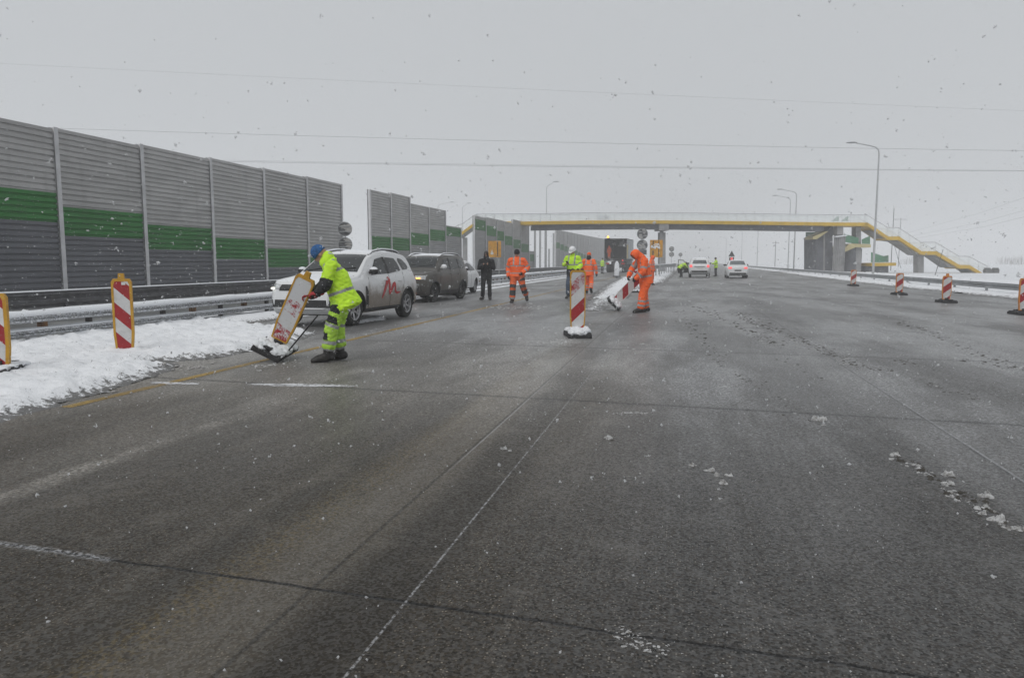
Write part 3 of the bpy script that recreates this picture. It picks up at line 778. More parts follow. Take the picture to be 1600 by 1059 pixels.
lab = ['bare steel barrier post without panels, first left of the gap below the footbridge', 'bare steel barrier post without panels, second from left below the footbridge',
       'tall bare steel barrier post without panels, behind the lamp post', 'short bare steel post between the taller bare barrier posts', 'bare steel barrier post nearest the farthest noise barrier']
for k, (px, h) in enumerate([(835.6, 6.2), (843.7, 6.0), (851.8, 5.9), (857.6, 3.2), (864.4, 5.6)]):
    yy = 19.0 * cot(px); b = MB(); b.box((0, 0, h / 2), (.22, .05, h)); b.box((.10, 0, h / 2), (.03, .24, h)); b.box((-.10, 0, h / 2), (.03, .24, h)); b.box((0, 0, .03), (.4, .4, .05))
    o = b.build('steel_post', MAT['steel_post']); o.location = (-19.0, yy, 0); tag(o, lab[k], 'post', 'bare barrier posts below the footbridge')

# ================================================================== footbridge
BZ = 89.0
b0 = GZ(1000, BZ)
fb = thing('footbridge', 'grey footbridge with yellow edge, railings and stairs crossing the whole motorway', 'footbridge', (b0.x, b0.y, 0), YAW)
inv = Matrix.Rotation(-YAW, 3, 'Z')
def L(px, py, Z=BZ): return inv @ (P(px, py, Z) - b0)      # bridge space: x along the bridge, y away, z up
def bprism(b, pts, Z0, Z1, mi=0):
    fr = [L(x, y, BZ) for x, y in pts]; fr = [Vector((p.x, Z0 - BZ, p.z)) for p in fr]; b.prism(fr, (0, Z1 - Z0, 0), mi)
deck = [(744, 346.5), (830, 346), (920, 344.6), (1000, 344.2), (1080, 344.8), (1180, 346), (1290, 347.6), (1356, 348)]
def ribbon(b, line, dy0, dy1, Z0, Z1):
    for (a, c) in zip(line[:-1], line[1:]): bprism(b, [(a[0], a[1] + dy0), (c[0], c[1] + dy0), (c[0], c[1] + dy1), (a[0], a[1] + dy1)], Z0, Z1)
def band_(b, line, dy0, dy1, Z0, Z1): bprism(b, [(x, y + dy0) for x, y in line] + [(x, y + dy1) for x, y in reversed(line)], Z0, Z1)
b = MB(); band_(b, deck, .0, 5.2, BZ, BZ + 3.4); b.build('deck', MAT['bridge_yellow'], fb)
b = MB(); band_(b, deck[1:-1], 5.3, 13.0, BZ + .5, BZ + 2.9); b.build('girder', MAT['concrete_dark'], fb)
b = MB(); band_(b, deck, -.9, -.05, BZ + .1, BZ + 3.3); b.build('snow_cover', MAT['snow_clean'], fb)
def railing(line, Z, name='railing', hpx=12.0, m='railing_pane'):
    b = MB(); band_(b, line, -hpx + .6, -1.0, Z, Z + .03); o = b.build(name, MAT[m], fb)
    r = MB()
    for (a, c) in zip(line[:-1], line[1:]):
        n = max(1, int(abs(c[0] - a[0]) / 13))
        for i in range(n):
            u = i / n; x, y = a[0] + (c[0] - a[0]) * u, a[1] + (c[1] - a[1]) * u
            q = L(x, y); q.y = Z - BZ + .05; q2 = L(x, y - hpx); q2.y = q.y; r.tube(q, q2, .03, 6)
        q = L(a[0], a[1] - hpx); q2 = L(c[0], c[1] - hpx); q.y = q2.y = Z - BZ + .05; r.tube(q, q2, .035, 6)
    r.build('handrail', MAT['steel_post'], fb)
railing(deck, BZ + .1); railing(deck, BZ + 3.2)
# small boards on the railing
b = MB(); bprism(b, [(939, 334.5), (957, 334.5), (957, 342.5), (939, 342.5)], BZ + 3.0, BZ + 3.04); b.build('notice_board', MAT['tarp_grey'], fb)
for x in (1301, 1316):
    b = MB(); bprism(b, [(x, 345.5), (x + 12, 345.5), (x + 12, 337), (x + 9, 338.5)], BZ + .4, BZ + .44); b.build('glass_wing', MAT['green_pane'], fb)
# centre pier
b = MB(); bprism(b, [(1030.5, 348.5), (1045.5, 348.5), (1045.5, 360), (1030.5, 360)], BZ + .1, BZ + 3.2); b.build('pier_head', MAT['concrete'], fb)
b = MB(); bprism(b, [(1033.6, 362.5), (1042.4, 362.5), (1042.4, 428), (1033.6, 428)], BZ + .9, BZ + 2.2); bprism(b, [(1036, 360), (1040, 360), (1040, 363), (1036, 363)], BZ + 1.2, BZ + 2.0); b.build('pier', MAT['concrete'], fb)
# left stair, going down behind the barriers
ls = [(747, 347), (741, 348), (722, 362), (716, 363), (700, 375), (680, 388)]
b = MB(); band_(b, ls, -.2, 4.6, BZ, BZ + 3.0); b.build('stair', MAT['bridge_yellow'], fb)
b = MB(); band_(b, ls, 4.7, 9.0, BZ + .3, BZ + 2.7); b.build('stair_soffit', MAT['concrete'], fb)
railing(ls, BZ + .1); 
b = MB(); bprism(b, [(722.5, 371), (729, 371), (729, 428), (722.5, 428)], BZ + .8, BZ + 1.8); b.build('pier', MAT['concrete'], fb)
# right stair in four flights with landings
rs = [(1352, 347.8), (1357, 348.6), (1388, 369.6), (1405, 369.4), (1440, 392.5), (1463, 392.6), (1500, 414.4), (1515, 414), (1536, 427)]
b = MB(); band_(b, rs, .0, 5.6, BZ, BZ + 3.0); b.build('stair', MAT['bridge_yellow'], fb)
lo = [(1362, 357.8), (1389, 373), (1404, 375), (1436, 396.4), (1462, 398), (1488, 416), (1514, 417.5), (1528, 430.4)]
b = MB(); bprism(b, [(x, y + 1.9) for x, y in lo] + [(1536, 431), (1536, 432.5)][:0] + [(1535, 430), (1515, 419.2), (1500, 419.6), (1463, 397.8), (1440, 397.7), (1405, 374.6), (1388, 374.8)], BZ + .4, BZ + 2.6); b.build('stair_soffit', MAT['concrete'], fb)
rl = [(1352, 347), (1388, 369), (1405, 369), (1440, 392), (1463, 392), (1500, 414), (1515, 414), (1545, 430)]
railing(rl, BZ + .1, hpx=13.5); railing(rl, BZ + 2.9, hpx=13.5)
b = MB(); bprism(b, [(1441, 398.5), (1450, 398.5), (1450, 429), (1441, 429)], BZ + .9, BZ + 2.0); b.build('pier', MAT['concrete'], fb)
b = MB(); bprism(b, [(1343.6, 354), (1351.6, 354), (1351.6, 430), (1343.6, 430)], BZ + 1.0, BZ + 2.2); b.build('pier', MAT['concrete'], fb)
# right abutment: ramp core, fluted column, landings with green glass
b = MB(); bprism(b, [(1282, 370), (1300, 360), (1309, 352), (1309, 429), (1282, 429)], BZ + 1.4, BZ + 5); b.build('abutment', MAT['concrete_dark'], fb)
b = MB(); bprism(b, [(1294, 366), (1296, 366), (1296, 429), (1294, 429)], BZ + 1.3, BZ + 1.4); b.build('downpipe', MAT['concrete'], fb)
b = MB(); bprism(b, [(1275.5, 369.5), (1295, 361), (1299.5, 361), (1281, 373.5), (1275.5, 373.5)], BZ + .9, BZ + 3.4); b.build('ramp_edge', MAT['bridge_yellow_dull'], fb)
b = MB(); bprism(b, [(1277.5, 361), (1295, 361), (1277.5, 368.6)], BZ + 3.5, BZ + 3.6); b.build('glass_wing', MAT['green_pane'], fb)
b = MB()
cx = L(1312, 400).x; zt = L(1312, 368).z
b.lathe([(.60, 0), (.60, zt)], Matrix.Translation((cx, .3, 0)), 10); 
for k in range(9):
    a = k / 8 * math.pi; b.tube((cx - .62 * math.cos(a), .3 - .62 * math.sin(a), 0), (cx - .62 * math.cos(a), .3 - .62 * math.sin(a), zt), .07, 6)
b.build('fluted_column', MAT['concrete'], fb)
b = MB(); bprism(b, [(1303.5, 371), (1321, 369), (1321, 367), (1303.5, 369.4)], BZ - .5, BZ + .6); b.build('snow_cover', MAT['snow_clean'], fb)
b = MB(); bprism(b, [(1310, 351), (1319.5, 351), (1319.5, 366.6), (1310, 366.6)], BZ + .3, BZ + 2.4); b.build('column_head', MAT['concrete'], fb)
b = MB(); bprism(b, [(1321, 353), (1323, 353), (1323, 429), (1319, 429)], BZ + .9, BZ + 3); b.build('abutment', MAT['concrete_dark'], fb)
b = MB()
c0, c1 = L(1324, 400).x, L(1360, 400).x; zt = L(1340, 388).z
vs = []
for k in range(13):
    u = k / 12; xx = c0 + (c1 - c0) * u; vs.append(Vector((xx, 2.2 - 1.2 * math.sin(math.pi * u), 0)))
pl = [Vector((v.x, v.y, 0)) for v in vs] + [Vector((c1, 5, 0)), Vector((c0, 5, 0))]
b.prism(pl, (0, 0, zt)); b.build('ramp_core', MAT['concrete_dark'], fb)
b = MB(); bprism(b, [(1323, 388), (1331, 380.5), (1362, 381.5), (1364.5, 382), (1364.5, 386.5), (1340, 386.4), (1323, 394)], BZ + .6, BZ + 4.6); b.build('landing', MAT['bridge_yellow_dull'], fb)
b = MB(); bprism(b, [(1323, 365), (1346, 371.5), (1346, 380.4), (1331, 379.6), (1323, 377.5)], BZ + .7, BZ + .75); b.build('green_railing', MAT['green_pane'], fb); b = MB(); bprism(b, [(1351, 374), (1364, 368), (1364, 381.2), (1351, 380.8)], BZ + .7, BZ + .75); b.build('green_railing', MAT['green_pane'], fb)
b = MB(); bprism(b, [(1364, 411), (1403, 410.4), (1403, 415.2), (1364, 416)], BZ + .4, BZ + 4); b.build('landing', MAT['bridge_yellow'], fb)
b = MB(); bprism(b, [(1365, 394), (1384, 400), (1384, 409.8), (1365, 410)], BZ + .6, BZ + .65); b.build('green_railing', MAT['green_pane'], fb); b = MB(); bprism(b, [(1384, 402), (1401.5, 398.5), (1401.5, 409.6), (1384, 409.8)], BZ + 2.0, BZ + 2.05); b.build('green_railing', MAT['green_pane'], fb)
b = MB(); bprism(b, [(1364, 416), (1393.5, 415.4), (1393.5, 430), (1364, 430)], BZ + .8, BZ + 3.6); b.build('ramp_core', MAT['concrete_dark'], fb)
for k, (px, la) in enumerate([(1543.5, 'dark concrete block at the foot of the footbridge stair, the left one'), (1556, 'dark concrete block at the foot of the footbridge stair, the right one')]):
    p = GZ(px, 88.5); b = MB(); b.box((0, 0, .24), (.62, .6, .5)); b.box((0, 0, .55), (.5, .45, .14)); o = b.build('concrete_block', MAT['block_grey']); o.location = (p.x, p.y, 0); o.rotation_euler = (0, 0, YAW)
    tag(o, la, 'block', 'concrete blocks at the stair foot')

# ================================================================== lamp posts, poles, wires
def lamp_post(label, px, Z, h, arm, side=-1, r=.085, name='street_lamp', z=0.0, tilt=.28):
    p = GZ(px, Z); t = thing(name, label, 'street lamp', (p.x, p.y, z), 0, 'lamp posts along the motorway')
    b = MB(); b.limb([(0, 0, -.2), (0, 0, 1.2), (0, 0, h - .5)], [r * 1.25, r, r * .62], 10, cap=False); b.box((0, 0, .0), (.4, .4, .1)); b.build('pole', MAT['steel_post'], t, smooth=True)
    b = MB(); d = side
    pts = [Vector((0, 0, h - .5)), Vector((d * .05, 0, h - .2)), Vector((d * .25, 0, h)), Vector((d * .6, 0, h + .12)), Vector((d * arm, 0, h + tilt + .1))]
    b.limb(pts, [r * .62, r * .6, r * .55, r * .5, r * .42], 8, cap=False); b.build('arm', MAT['steel_post'], t, smooth=True)
    b = MB(); q = pts[-1]; b.ball((q.x + d * .3, 0, q.z + .04), (.42, .15, .06), n=10); b.build('luminaire', MAT['steel_galv'], t, smooth=True)
    return t
lamp_post('tall lamp post with a curved arm, nearest, before the right stair of the footbridge', 1365, 57.7, 10.1, 1.7, r=.09)
lamp_post('lamp post with curved arm behind the footbridge deck, right of a thinner one', 1240.5, 98, 10.4, 1.8)
lamp_post('thinner lamp post just left of another one behind the footbridge deck', 1231.5, 106, 10.3, 1.8, r=.07)
lamp_post('faint lamp post beyond the footbridge between the sedan and the pair of lamp posts', 1183, 150, 9.2, 1.8, r=.07)
lamp_post('very faint lamp post in the snowfall right of the standing yellow jacket man', 1158.5, 200, 9.4, 1.8, r=.07)
lamp_post('faintest lamp post above the far white sedan', 1134, 260, 9.4, 1.8, r=.08)
lamp_post('thin lamp post rising in front of the footbridge above the bare barrier posts', 853.5, 94, 10.9, .9, side=1, r=.06)
lamp_post('faint lamp post looking over the stepped noise barrier', 685, 124, 10.7, 2.2, side=1, r=.07)
lamp_post('faint lamp post left of the footbridge stair railing', 723, 122, 10.4, .8, side=1, r=.07)
def pole(label, px, Z, h, lean=0.0, cross=0.0, r=.07, cat='pole', z=0.0):
    p = GZ(px, Z); t = thing('utility_pole', label, cat, (p.x, p.y, z), YAW, 'thin poles in the snow field')
    b = MB(); b.tube((0, 0, -.3), (lean, 0, h), r, 8, r * .7); b.build('pole', MAT['wire'], t, smooth=True)
    if cross:
        b = MB(); b.tube((lean - cross, 0, h - .4), (lean + cross, 0, h - .4), r * .5, 6); b.build('crossarm', MAT['wire'], t)
pole('thin dark pole with a crossarm in the snow under the footbridge', 1261, 135, 5.8, 0, .9, .08)
pole('tall thin mast behind the footbridge stair', 1392.5, 110, 9.2, 0, 0, .06)
pole('faint pole with a crossarm above the stair landing', 1404, 190, 12.4, 0, 1.6, .09)
pole('leaning thin pole left of the stair pier', 1409, 150, 9.0, -3.2, 0, .05)
pole('leaning thin stake right of the stair pier', 1461, 75, 2.6, .75, 0, .035)
pole('faint thin pole between the far sedan and the lamp posts', 1211, 170, 6.0, 0, .8, .08)
def wire(label, pts, Z, r, sag=0.0, ext=130, slope=0.0):
    (x0, y0), (x1, y1) = pts; a, c = P(x0, y0, Z - slope), P(x1, y1, Z + slope); d = (c - a).normalized()
    a -= d * ext * .5; c += d * ext * .5
    n = 36; q = [a.lerp(c, i / n) - Vector((0, 0, sag * (1 - (2 * i / n - 1) ** 2))) for i in range(n + 1)]
    b = MB(); b.limb(q, [r] * (n + 1), 5, cap=False); o = b.build('overhead_wire', MAT['wire'], smooth=True, angle=180); tag(o, label, 'overhead wire')
wire('highest and faintest overhead wire across the sky', [(0, 92), (1600, 166)], 78, .0065, .6)
wire('overhead wire across the middle of the sky above the lamp post arm', [(0, 178), (1600, 216)], 66, .010, 1.3)
wire('upper of two close overhead wires crossing just above the footbridge', [(240, 227), (1600, 244)], 70, .012, 1.5, 200)
wire('lower of two close overhead wires crossing just above the footbridge', [(240, 231), (1600, 249)], 74, .008, 1.2, 200)
for k, (a, c, la) in enumerate([((1400, 369), (1600, 302), 'faint slanting wire at the right, the highest of three'), ((1410, 372), (1600, 322), 'faint slanting wire at the right, the middle of three'), ((1410, 376), (1600, 332), 'faint slanting wire at the right, the lowest of three')]):
    p, q = P(*a, 190), P(*c, 100); b = MB(); q = q + (q - p) * .6; b.limb([p, p.lerp(q, .5) - Vector((0, 0, .8)), q], [.011] * 3, 5, cap=False)
    tag(b.build('overhead_wire', MAT['wire'], smooth=True, angle=180), la, 'overhead wire')

# ================================================================== road signs
def disc_sign(label, px, Z, discs, r, ptop, name='road_sign', heading=None, rect=None):
    p = GZ(px, Z); t = thing(name, label, 'road sign', (p.x, p.y, 0), YAW if heading is None else heading)
    b = MB(); b.tube((0, .05, 0), (0, .05, ptop), .035, 8); b.build('pole', MAT['steel_post'], t)
    for py in discs:
        z = P(px, py, Z).z
        M = Matrix.Translation((0, 0, z)) @ Matrix.Rotation(R(90), 4, 'X')
        b = MB(); b.lathe([(r * .9, -.012), (r * .9, .012)], M, 28, close=True); o = b.build('sign_disc', MAT['sign_back'], t)
        b = MB(); b.lathe([(r * .9, -.02), (r, -.02), (r, .02), (r * .9, .02)], M, 28); b.build('rim', MAT['sign_rim'], o)
        b = MB(); b.box((0, -.04, z + r * .35), (r * 1.5, .03, .05)); b.box((0, -.04, z - r * .35), (r * 1.5, .03, .05)); b.build('clamp', MAT['sign_rim'], o)
        b = MB()
        for k in range(14):
            a, q = random.uniform(0, 6.28), r * .8 * math.sqrt(random.random()); c = Vector((math.cos(a) * q, -.02, z + math.sin(a) * q)); s_ = random.uniform(.05, .13)
            b.ball(c, (s_ * 1.2, .012, s_ * .6), n=8)
        b.build('snow_splash', MAT['snow_slush'], o, smooth=True)
    if rect:
        z = P(px, rect, Z).z; b = MB(); b.box((0, 0, z), (.75, .03, .4)); b.build('plate', MAT['sign_back'], t)
disc_sign('two round road signs seen from behind at the end of the near noise barrier', 540, 38.2, (358, 382), .37, 3.4)
disc_sign('two large round road signs seen from behind on the snow island, above the orange workers', 1003, 61, (365.5, 383), .45, 3.9, rect=394)
disc_sign('small faint round sign far behind the bridge pier', 1049, 120, (389, 397.5), .42, 3.6)
disc_sign('smallest faint round sign far behind the bridge pier', 1063, 150, (398,), .40, 3.0)
def lane_board(label, px, Z, py0, py1, wd, marks, heading, legs=True):
    p = GZ(px, Z); t = thing('lane_sign', label, 'road sign', (p.x, p.y, 0), heading)
    z0, z1 = P(px, py1, Z).z, P(px, py0, Z).z
    b = MB(); b.box((0, 0, (z0 + z1) / 2), (wd, .05, z1 - z0)); b.build('board', MAT['board_amber'], t)
    b = MB()
    for x, w_, a, c in marks: b.box((x, -.029, z0 + (z1 - z0) * (a + c) / 2), (w_, .006, (z1 - z0) * (c - a)))
    b.build('lane_marks', MAT['board_black'], t)
    for s in (-1, 1):
        b = MB(); b.tube((s * wd * .34, .06, 0), (s * wd * .34, .06, z1), .035, 6); b.build('leg', MAT['steel_post'], t)
    return t, z0, z1
t, z0, z1 = lane_board('amber lane sign with black bars and snow on its upper half, beside the bridge pier', 1025, 62, 375, 402, 1.06, [(-.27, .09, .05, .40), (-.27, .09, .62, .95), (.20, .07, .04, .96)], YAW)
b = MB()
for k in range(22): b.ball((random.uniform(-.45, .25), -.03, z0 + (z1 - z0) * random.uniform(.52, .78)), (random.uniform(.05, .12), .012, random.uniform(.03, .08)), n=8)
b.build('snow_splash', MAT['snow_clean'], t, smooth=True)
t, z0, z1 = lane_board('amber lane sign with one black bar and a white arrow, before the noise barrier', 773, 62, 376.5, 402, 1.06, [(.24, .08, .06, .97)], YAW)
b = MB(); zz = z0 + (z1 - z0) * .26; b.prism([(-.34, -.028, zz - .12), (-.10, -.028, zz - .12), (-.10, -.028, zz + .05), (-.16, -.028, zz + .05), (-.22, -.028, zz + .32), (-.30, -.028, zz + .05), (-.34, -.028, zz + .05)], (0, -.006, 0)); b.build('white_arrow', MAT['plate_white'], t)
b = MB(); b.box((0, -.03, zz - .06), (.01, .004, .01)); 
# flashing warning sign far ahead
p = GZ(1143, 92); t = thing('warning_sign', 'small triangular sign with a lit red lamp above the far white sedan', 'road sign', (p.x, p.y, 0), YAW)
z = P(1143, 397, 92).z; b = MB(); b.prism([(-.40, 0, z - .3), (.40, 0, z - .3), (0, 0, z + .42)], (0, .03, 0)); b.box((0, .015, z - .62), (.6, .03, .45)); b.build('board', MAT['sign_back'], t)
b = MB(); b.tube((0, .05, 0), (0, .05, z), .04, 6); b.build('pole', MAT['steel_post'], t)
b = MB(); b.ball((0, -.05, P(1143, 404.5, 92).z), (.16, .1, .2)); b.build('lamp', MAT['brake_lit'], t, smooth=True)
# snow-plastered marker post on the island
p = GZ(964, 62); t = thing('marker_post', 'white round-topped marker post plastered with snow on the island', 'marker post', (p.x, p.y, .12), YAW)
b = MB(); b.limb([(0, 0, 0), (0, 0, .6), (0, 0, 1.05), (0, 0, 1.25)], [(.21, .09), (.21, .09), (.19, .08), (.10, .06)], 14); b.build('post', MAT['snow_clean'], t, smooth=True)
b = MB(); b.box((0, 0, .03), (.6, .5, .08)); b.build('base', MAT['rubber_base'], t)

# ---- bare bushes on the far edge of the fields
def bush(label, px, Z, wd, h):
    p = GZ(px, Z); b = MB()
    for k in range(46):
        x = random.gauss(0, wd * .28); y = random.uniform(-1, 1); hh = h * random.uniform(.45, 1.0) * (1 - .5 * abs(x) / wd)
        q = Vector((x, y, 0)); top = Vector((x + random.gauss(0, .35), y, hh)); b.tube(q, top, .045, 4, .015)
        for m in range(5):
            s_ = q.lerp(top, random.uniform(.3, .95)); b.tube(s_, s_ + Vector((random.gauss(0, .4), random.gauss(0, .3), random.uniform(.15, .6))), .022, 3, .008)
    o = b.build('bare_bush', MAT['twigs'], fix=False); o.location = p; tag(o, label, 'bush', 'bare bushes at the edge of the snow field')
for px, Z, wd, h, la in [(1592, 300, 7, 4.5, 'bare bush at the right end of the snow field'), (1570, 330, 8, 4.2, 'faint bare bush left of another one behind the stair foot'), (1420, 340, 9, 4.0, 'low faint brush behind the stair pier')]: bush(la, px, Z, wd, h)
# ================================================================== beacons (striped guide posts on rubber feet)
BW = .27                                              # panel width
def outline(w_, z0, z1):
    o = [(-w_ * .42, z0), (-w_ * .5, z0 + .25), (-w_ * .5, z1 - .05), (-w_ * .40, z1)]
    return o + [(-x, z) for x, z in reversed(o)]
def make_beacon(label, loc, rz, stripes, frame='frame_yellow', knob=True, snow=.0, base=True, lean=0.0, z0=.15, z1=1.14, group='striped beacons along the lanes', fw=.035, base_snow=True, BW=.25, th=.056, nsnow=46):
    t = thing('traffic_beacon', label, 'traffic beacon', loc, rz, group)
    pl = outline(BW, z0 + .02, z1 - .02); fr = outline(BW + 2 * fw, z0, z1 + .02)
    b = MB(); b.prism([(x, -.024, z) for x, z in pl], (0, .048, 0)); b.build('striped_panel', MAT[stripes], t)
    # frame: a rim round the panel
    b = MB(); n = len(pl)
    vs = [(x, s_ * th / 2, z) for s_ in (-1, 1) for o_ in (fr, pl) for x, z in o_]
    fs = []
    for i in range(n):
        j = (i + 1) % n
        fs += [(i, j, n + j, n + i), (2 * n + i, 3 * n + i, 3 * n + j, 2 * n + j), (i, 2 * n + i, 2 * n + j, j), (n + i, n + j, 3 * n + j, 3 * n + i)]
    b.add(vs, fs); b.build('frame', MAT[frame], t)
    if knob:
        b = MB(); b.prism([(-.045, -.03, z1 + .01), (.045, -.03, z1 + .01), (.035, -.03, z1 + .10), (-.035, -.03, z1 + .10)], (0, .06, 0)); b.build('handle', MAT[frame], t)
    if base:
        b = MB(); o = [(-.40, 0), (.40, 0), (.40, .055), (.30, .10), (-.30, .10), (-.40, .055)]
        b.prism([(-.21, y, z) for y, z in o], (.42, 0, 0)); b.box((0, -.30, .11), (.16, .12, .03)); b.box((0, .30, .11), (.16, .12, .03)); b.box((0, 0, .13), (.12, .10, .08))
        b.build('rubber_foot', MAT['rubber_base'], t)
        if base_snow:
            b = MB()
            for k in range(nsnow):
                x, y = random.uniform(-.17, .17), random.uniform(-.34, .32); h = snow * random.uniform(.5, 1.1) * (1.2 - abs(y) * 1.2)
                b.ball((x, y, .09 + h * .2), (random.uniform(.05, .10), random.uniform(.06, .12), .02 + h * .55), n=9)
            o = remeshed(b, 'snow_heap', .016, 9, .022, 13, seed=loc[0]); o.data.materials.append(MAT['snow_clean']); o.parent = t
    return t
def at(px, py, z=0.0): p = G(px, py, z); return (p.x, p.y, z)
VY = YAW
t = make_beacon('upright red and white beacon with yellow frame half sunk in the snow bank', at(196, 553, .03), VY + R(14), 'stripes_down', base=False, z0=.06, z1=1.11, BW=.215, fw=.032)
b = MB(); b.box((.03, -.0265, 1.06), (.055, .003, .045)); b.build('sticker', MAT['plate_white'], t)
# the one cut by the left edge of the picture
p = GZ(-15, 8.95); make_beacon('red and white beacon with broad yellow frame at the left edge beside a dark foot', (p.x, p.y, .04), VY + R(10), 'stripes_down', z0=.07, z1=.97, snow=.02, fw=.04, knob=False, BW=.22)
t = make_beacon('snow-smeared red and white beacon standing alone mid road on a snow-heaped rubber foot', at(902, 526), VY + R(4), 'stripes_up', knob=False, snow=.10, z0=.13, z1=1.235, fw=.02)
b = MB()
for x in (-.10, .0, .08): b.ball((x, 0, 1.255), (.035, .03, .03), n=8)
b.build('top_clip', MAT['rubber_base'], t)
lb_ = ['slim red and white beacon at the right roadside in front of the lamp post', 'red and white beacon second nearest along the right guardrail, dark footed',
       'red and white beacon with an orange frame and knob, third along the right roadside', 'red and white beacon with orange frame cut off by the right picture edge']
for k, (px, py, st) in enumerate([(1333, 447, 'stripes_up_clean'), (1404.5, 461, 'stripes_up_clean'), (1478, 473, 'stripes_up_clean'), (1599, 492, 'stripes_up_clean')]):
    make_beacon(lb_[k], at(px, py), VY - R(8), st, frame='frame_orange', snow=.015, knob=k > 1, z0=.12, z1=.90 if k < 3 else .95, fw=.02, base_snow=False)
p = at(992, 457); make_beacon('red and white beacon on a snowy foot half hidden behind the bending orange worker', p, VY, 'stripes_flat', frame='plate_white', snow=.05, knob=False, z1=1.0, fw=.012)
# two beacons being tilted over by workers
def tilt(t, base_px, lean, rz, pitch=0.0):
    """lean the whole beacon to the right about the edge of its foot"""
    M = Matrix.Rotation(rz, 3, 'Z') @ Matrix.Rotation(pitch, 3, 'X') @ Matrix.Rotation(lean, 3, 'Y')
    zs = [(M @ Vector((x, y, 0))).z for x in (-.21, .21) for y in (-.4, .4)]
    t.rotation_euler = M.to_euler(); g = G(*base_px); t.location = (g.x, g.y, -min(zs) + .004)
    return M
tA = make_beacon('tilted beacon caked with snow, held by the yellow worker bending beside the snow bank', (0, 0, 0), 0, 'stripes_snowed', snow=.05, z0=.17, z1=1.17, nsnow=60, fw=.024, BW=.24)
MA = tilt(tA, (430, 562), R(27), VY + R(-4), R(6))
tF = make_beacon('red and white beacon tilted far over by the bending orange worker', (0, 0, 0), 0, 'stripes_flat', frame='plate_white', snow=.12, z0=.13, z1=1.3, knob=False, fw=.012, nsnow=60)
MF = tilt(tF, (957, 485), R(43), VY - R(6), R(4))

# ================================================================== people
def hand(b, wr, d, n, side, curl=.6, s=1.0, spread=.012):
    """palm, four bent fingers and a thumb; d along the forearm, n out of the palm, side = +1 thumb towards d x n"""
    wr, d, n = Vector(wr), Vector(d).normalized(), Vector(n); n = (n - d * n.dot(d)).normalized(); u = d.cross(n) * side
    b.limb([wr - d * .02 * s, wr + d * .03 * s, wr + d * .085 * s], [(.028 * s, .020 * s), (.040 * s, .018 * s), (.042 * s, .015 * s)], 8, side=u)
    for k, (o, ln) in enumerate([(.030, .072), (.010, .080), (-.010, .075), (-.029, .060)]):
        p = wr + d * .085 * s + u * o * s; q = [p]; a = curl * .6
        for m, f in enumerate((.45, .32, .23)):
            dr = d * math.cos(a) + n * math.sin(a) + u * o * spread * 40; dr.normalize(); q.append(q[-1] + dr * ln * f * s * 1.05); a += curl * (.95, .7, .5)[m]
        b.limb(q, [.0098 * s, .0092 * s, .0085 * s, .0075 * s], 6)
    p = wr + d * .025 * s + u * .030 * s; dr = (d * .75 + u * .65 + n * .35 * curl).normalized(); q1 = p + dr * .045 * s; dr2 = (d * .9 + u * .15 + n * .6 * curl).normalized()
    b.limb([p, q1, q1 + dr2 * .04 * s], [.013 * s, .0115 * s, .0095 * s], 6)

def segs(pose):
    S = {}
    S['torso'] = [pose['pel'], pose['ch'], pose['nk']]
    for c in 'LR':
        S['ua' + c] = [pose['sh' + c], pose['el' + c]]; S['fa' + c] = [pose['el' + c], pose['wr' + c]]
        S['th' + c] = [pose['hp' + c], pose['kn' + c]]; S['sn' + c] = [pose['kn' + c], pose['an' + c]]
    return {k: [Vector(p) for p in v] for k, v in S.items()}
RAD = dict(torso=.20, uaL=.075, uaR=.075, faL=.06, faR=.06, thL=.10, thR=.10, snL=.075, snR=.075)
def nearest(pts, S, names):
    best = np.full(len(pts), 1e9); who = np.zeros(len(pts), int); tt = np.zeros(len(pts))
    for i, nme in enumerate(names):
        pl = S[nme]; tot = sum((b - a).length for a, b in zip(pl[:-1], pl[1:])); acc = 0
        for a, c in zip(pl[:-1], pl[1:]):
            A, D = np.array(a), np.array(c - a); l2 = D @ D; raw = (pts - A) @ D / l2; t = np.clip(raw, 0, 1)
            dist = np.linalg.norm(pts - A - t[:, None] * D, axis=1) / RAD[nme]
            m = dist < best; best = np.where(m, dist, best); who = np.where(m, i, who)
            tv = (acc + np.clip(raw, -.6 if acc == 0 else 0, 1.3) * math.sqrt(l2)) / tot; tt = np.where(m, tv, tt)
            acc += math.sqrt(l2)
    return who, tt
def paint(o, S, names, mats, rules):
    """rules: list of (segment names, t0, t1, test(center array)->mask or None, material index)"""
    me = o.data
    for m in mats: me.materials.append(MAT[m])
    c = face_centers(me); who, tt = nearest(c, S, names); mi = np.zeros(len(c), int)
    for (sg, t0, t1, test, k) in rules:
        m = np.zeros(len(c), bool)
        for i, nme in enumerate(names):
            if nme in sg: m |= (who == i)
        m &= (tt >= t0) & (tt < t1)
        if test is not None: m &= test(c)
        mi = np.where(m, k, mi)
    me.polygons.foreach_set('material_index', mi)

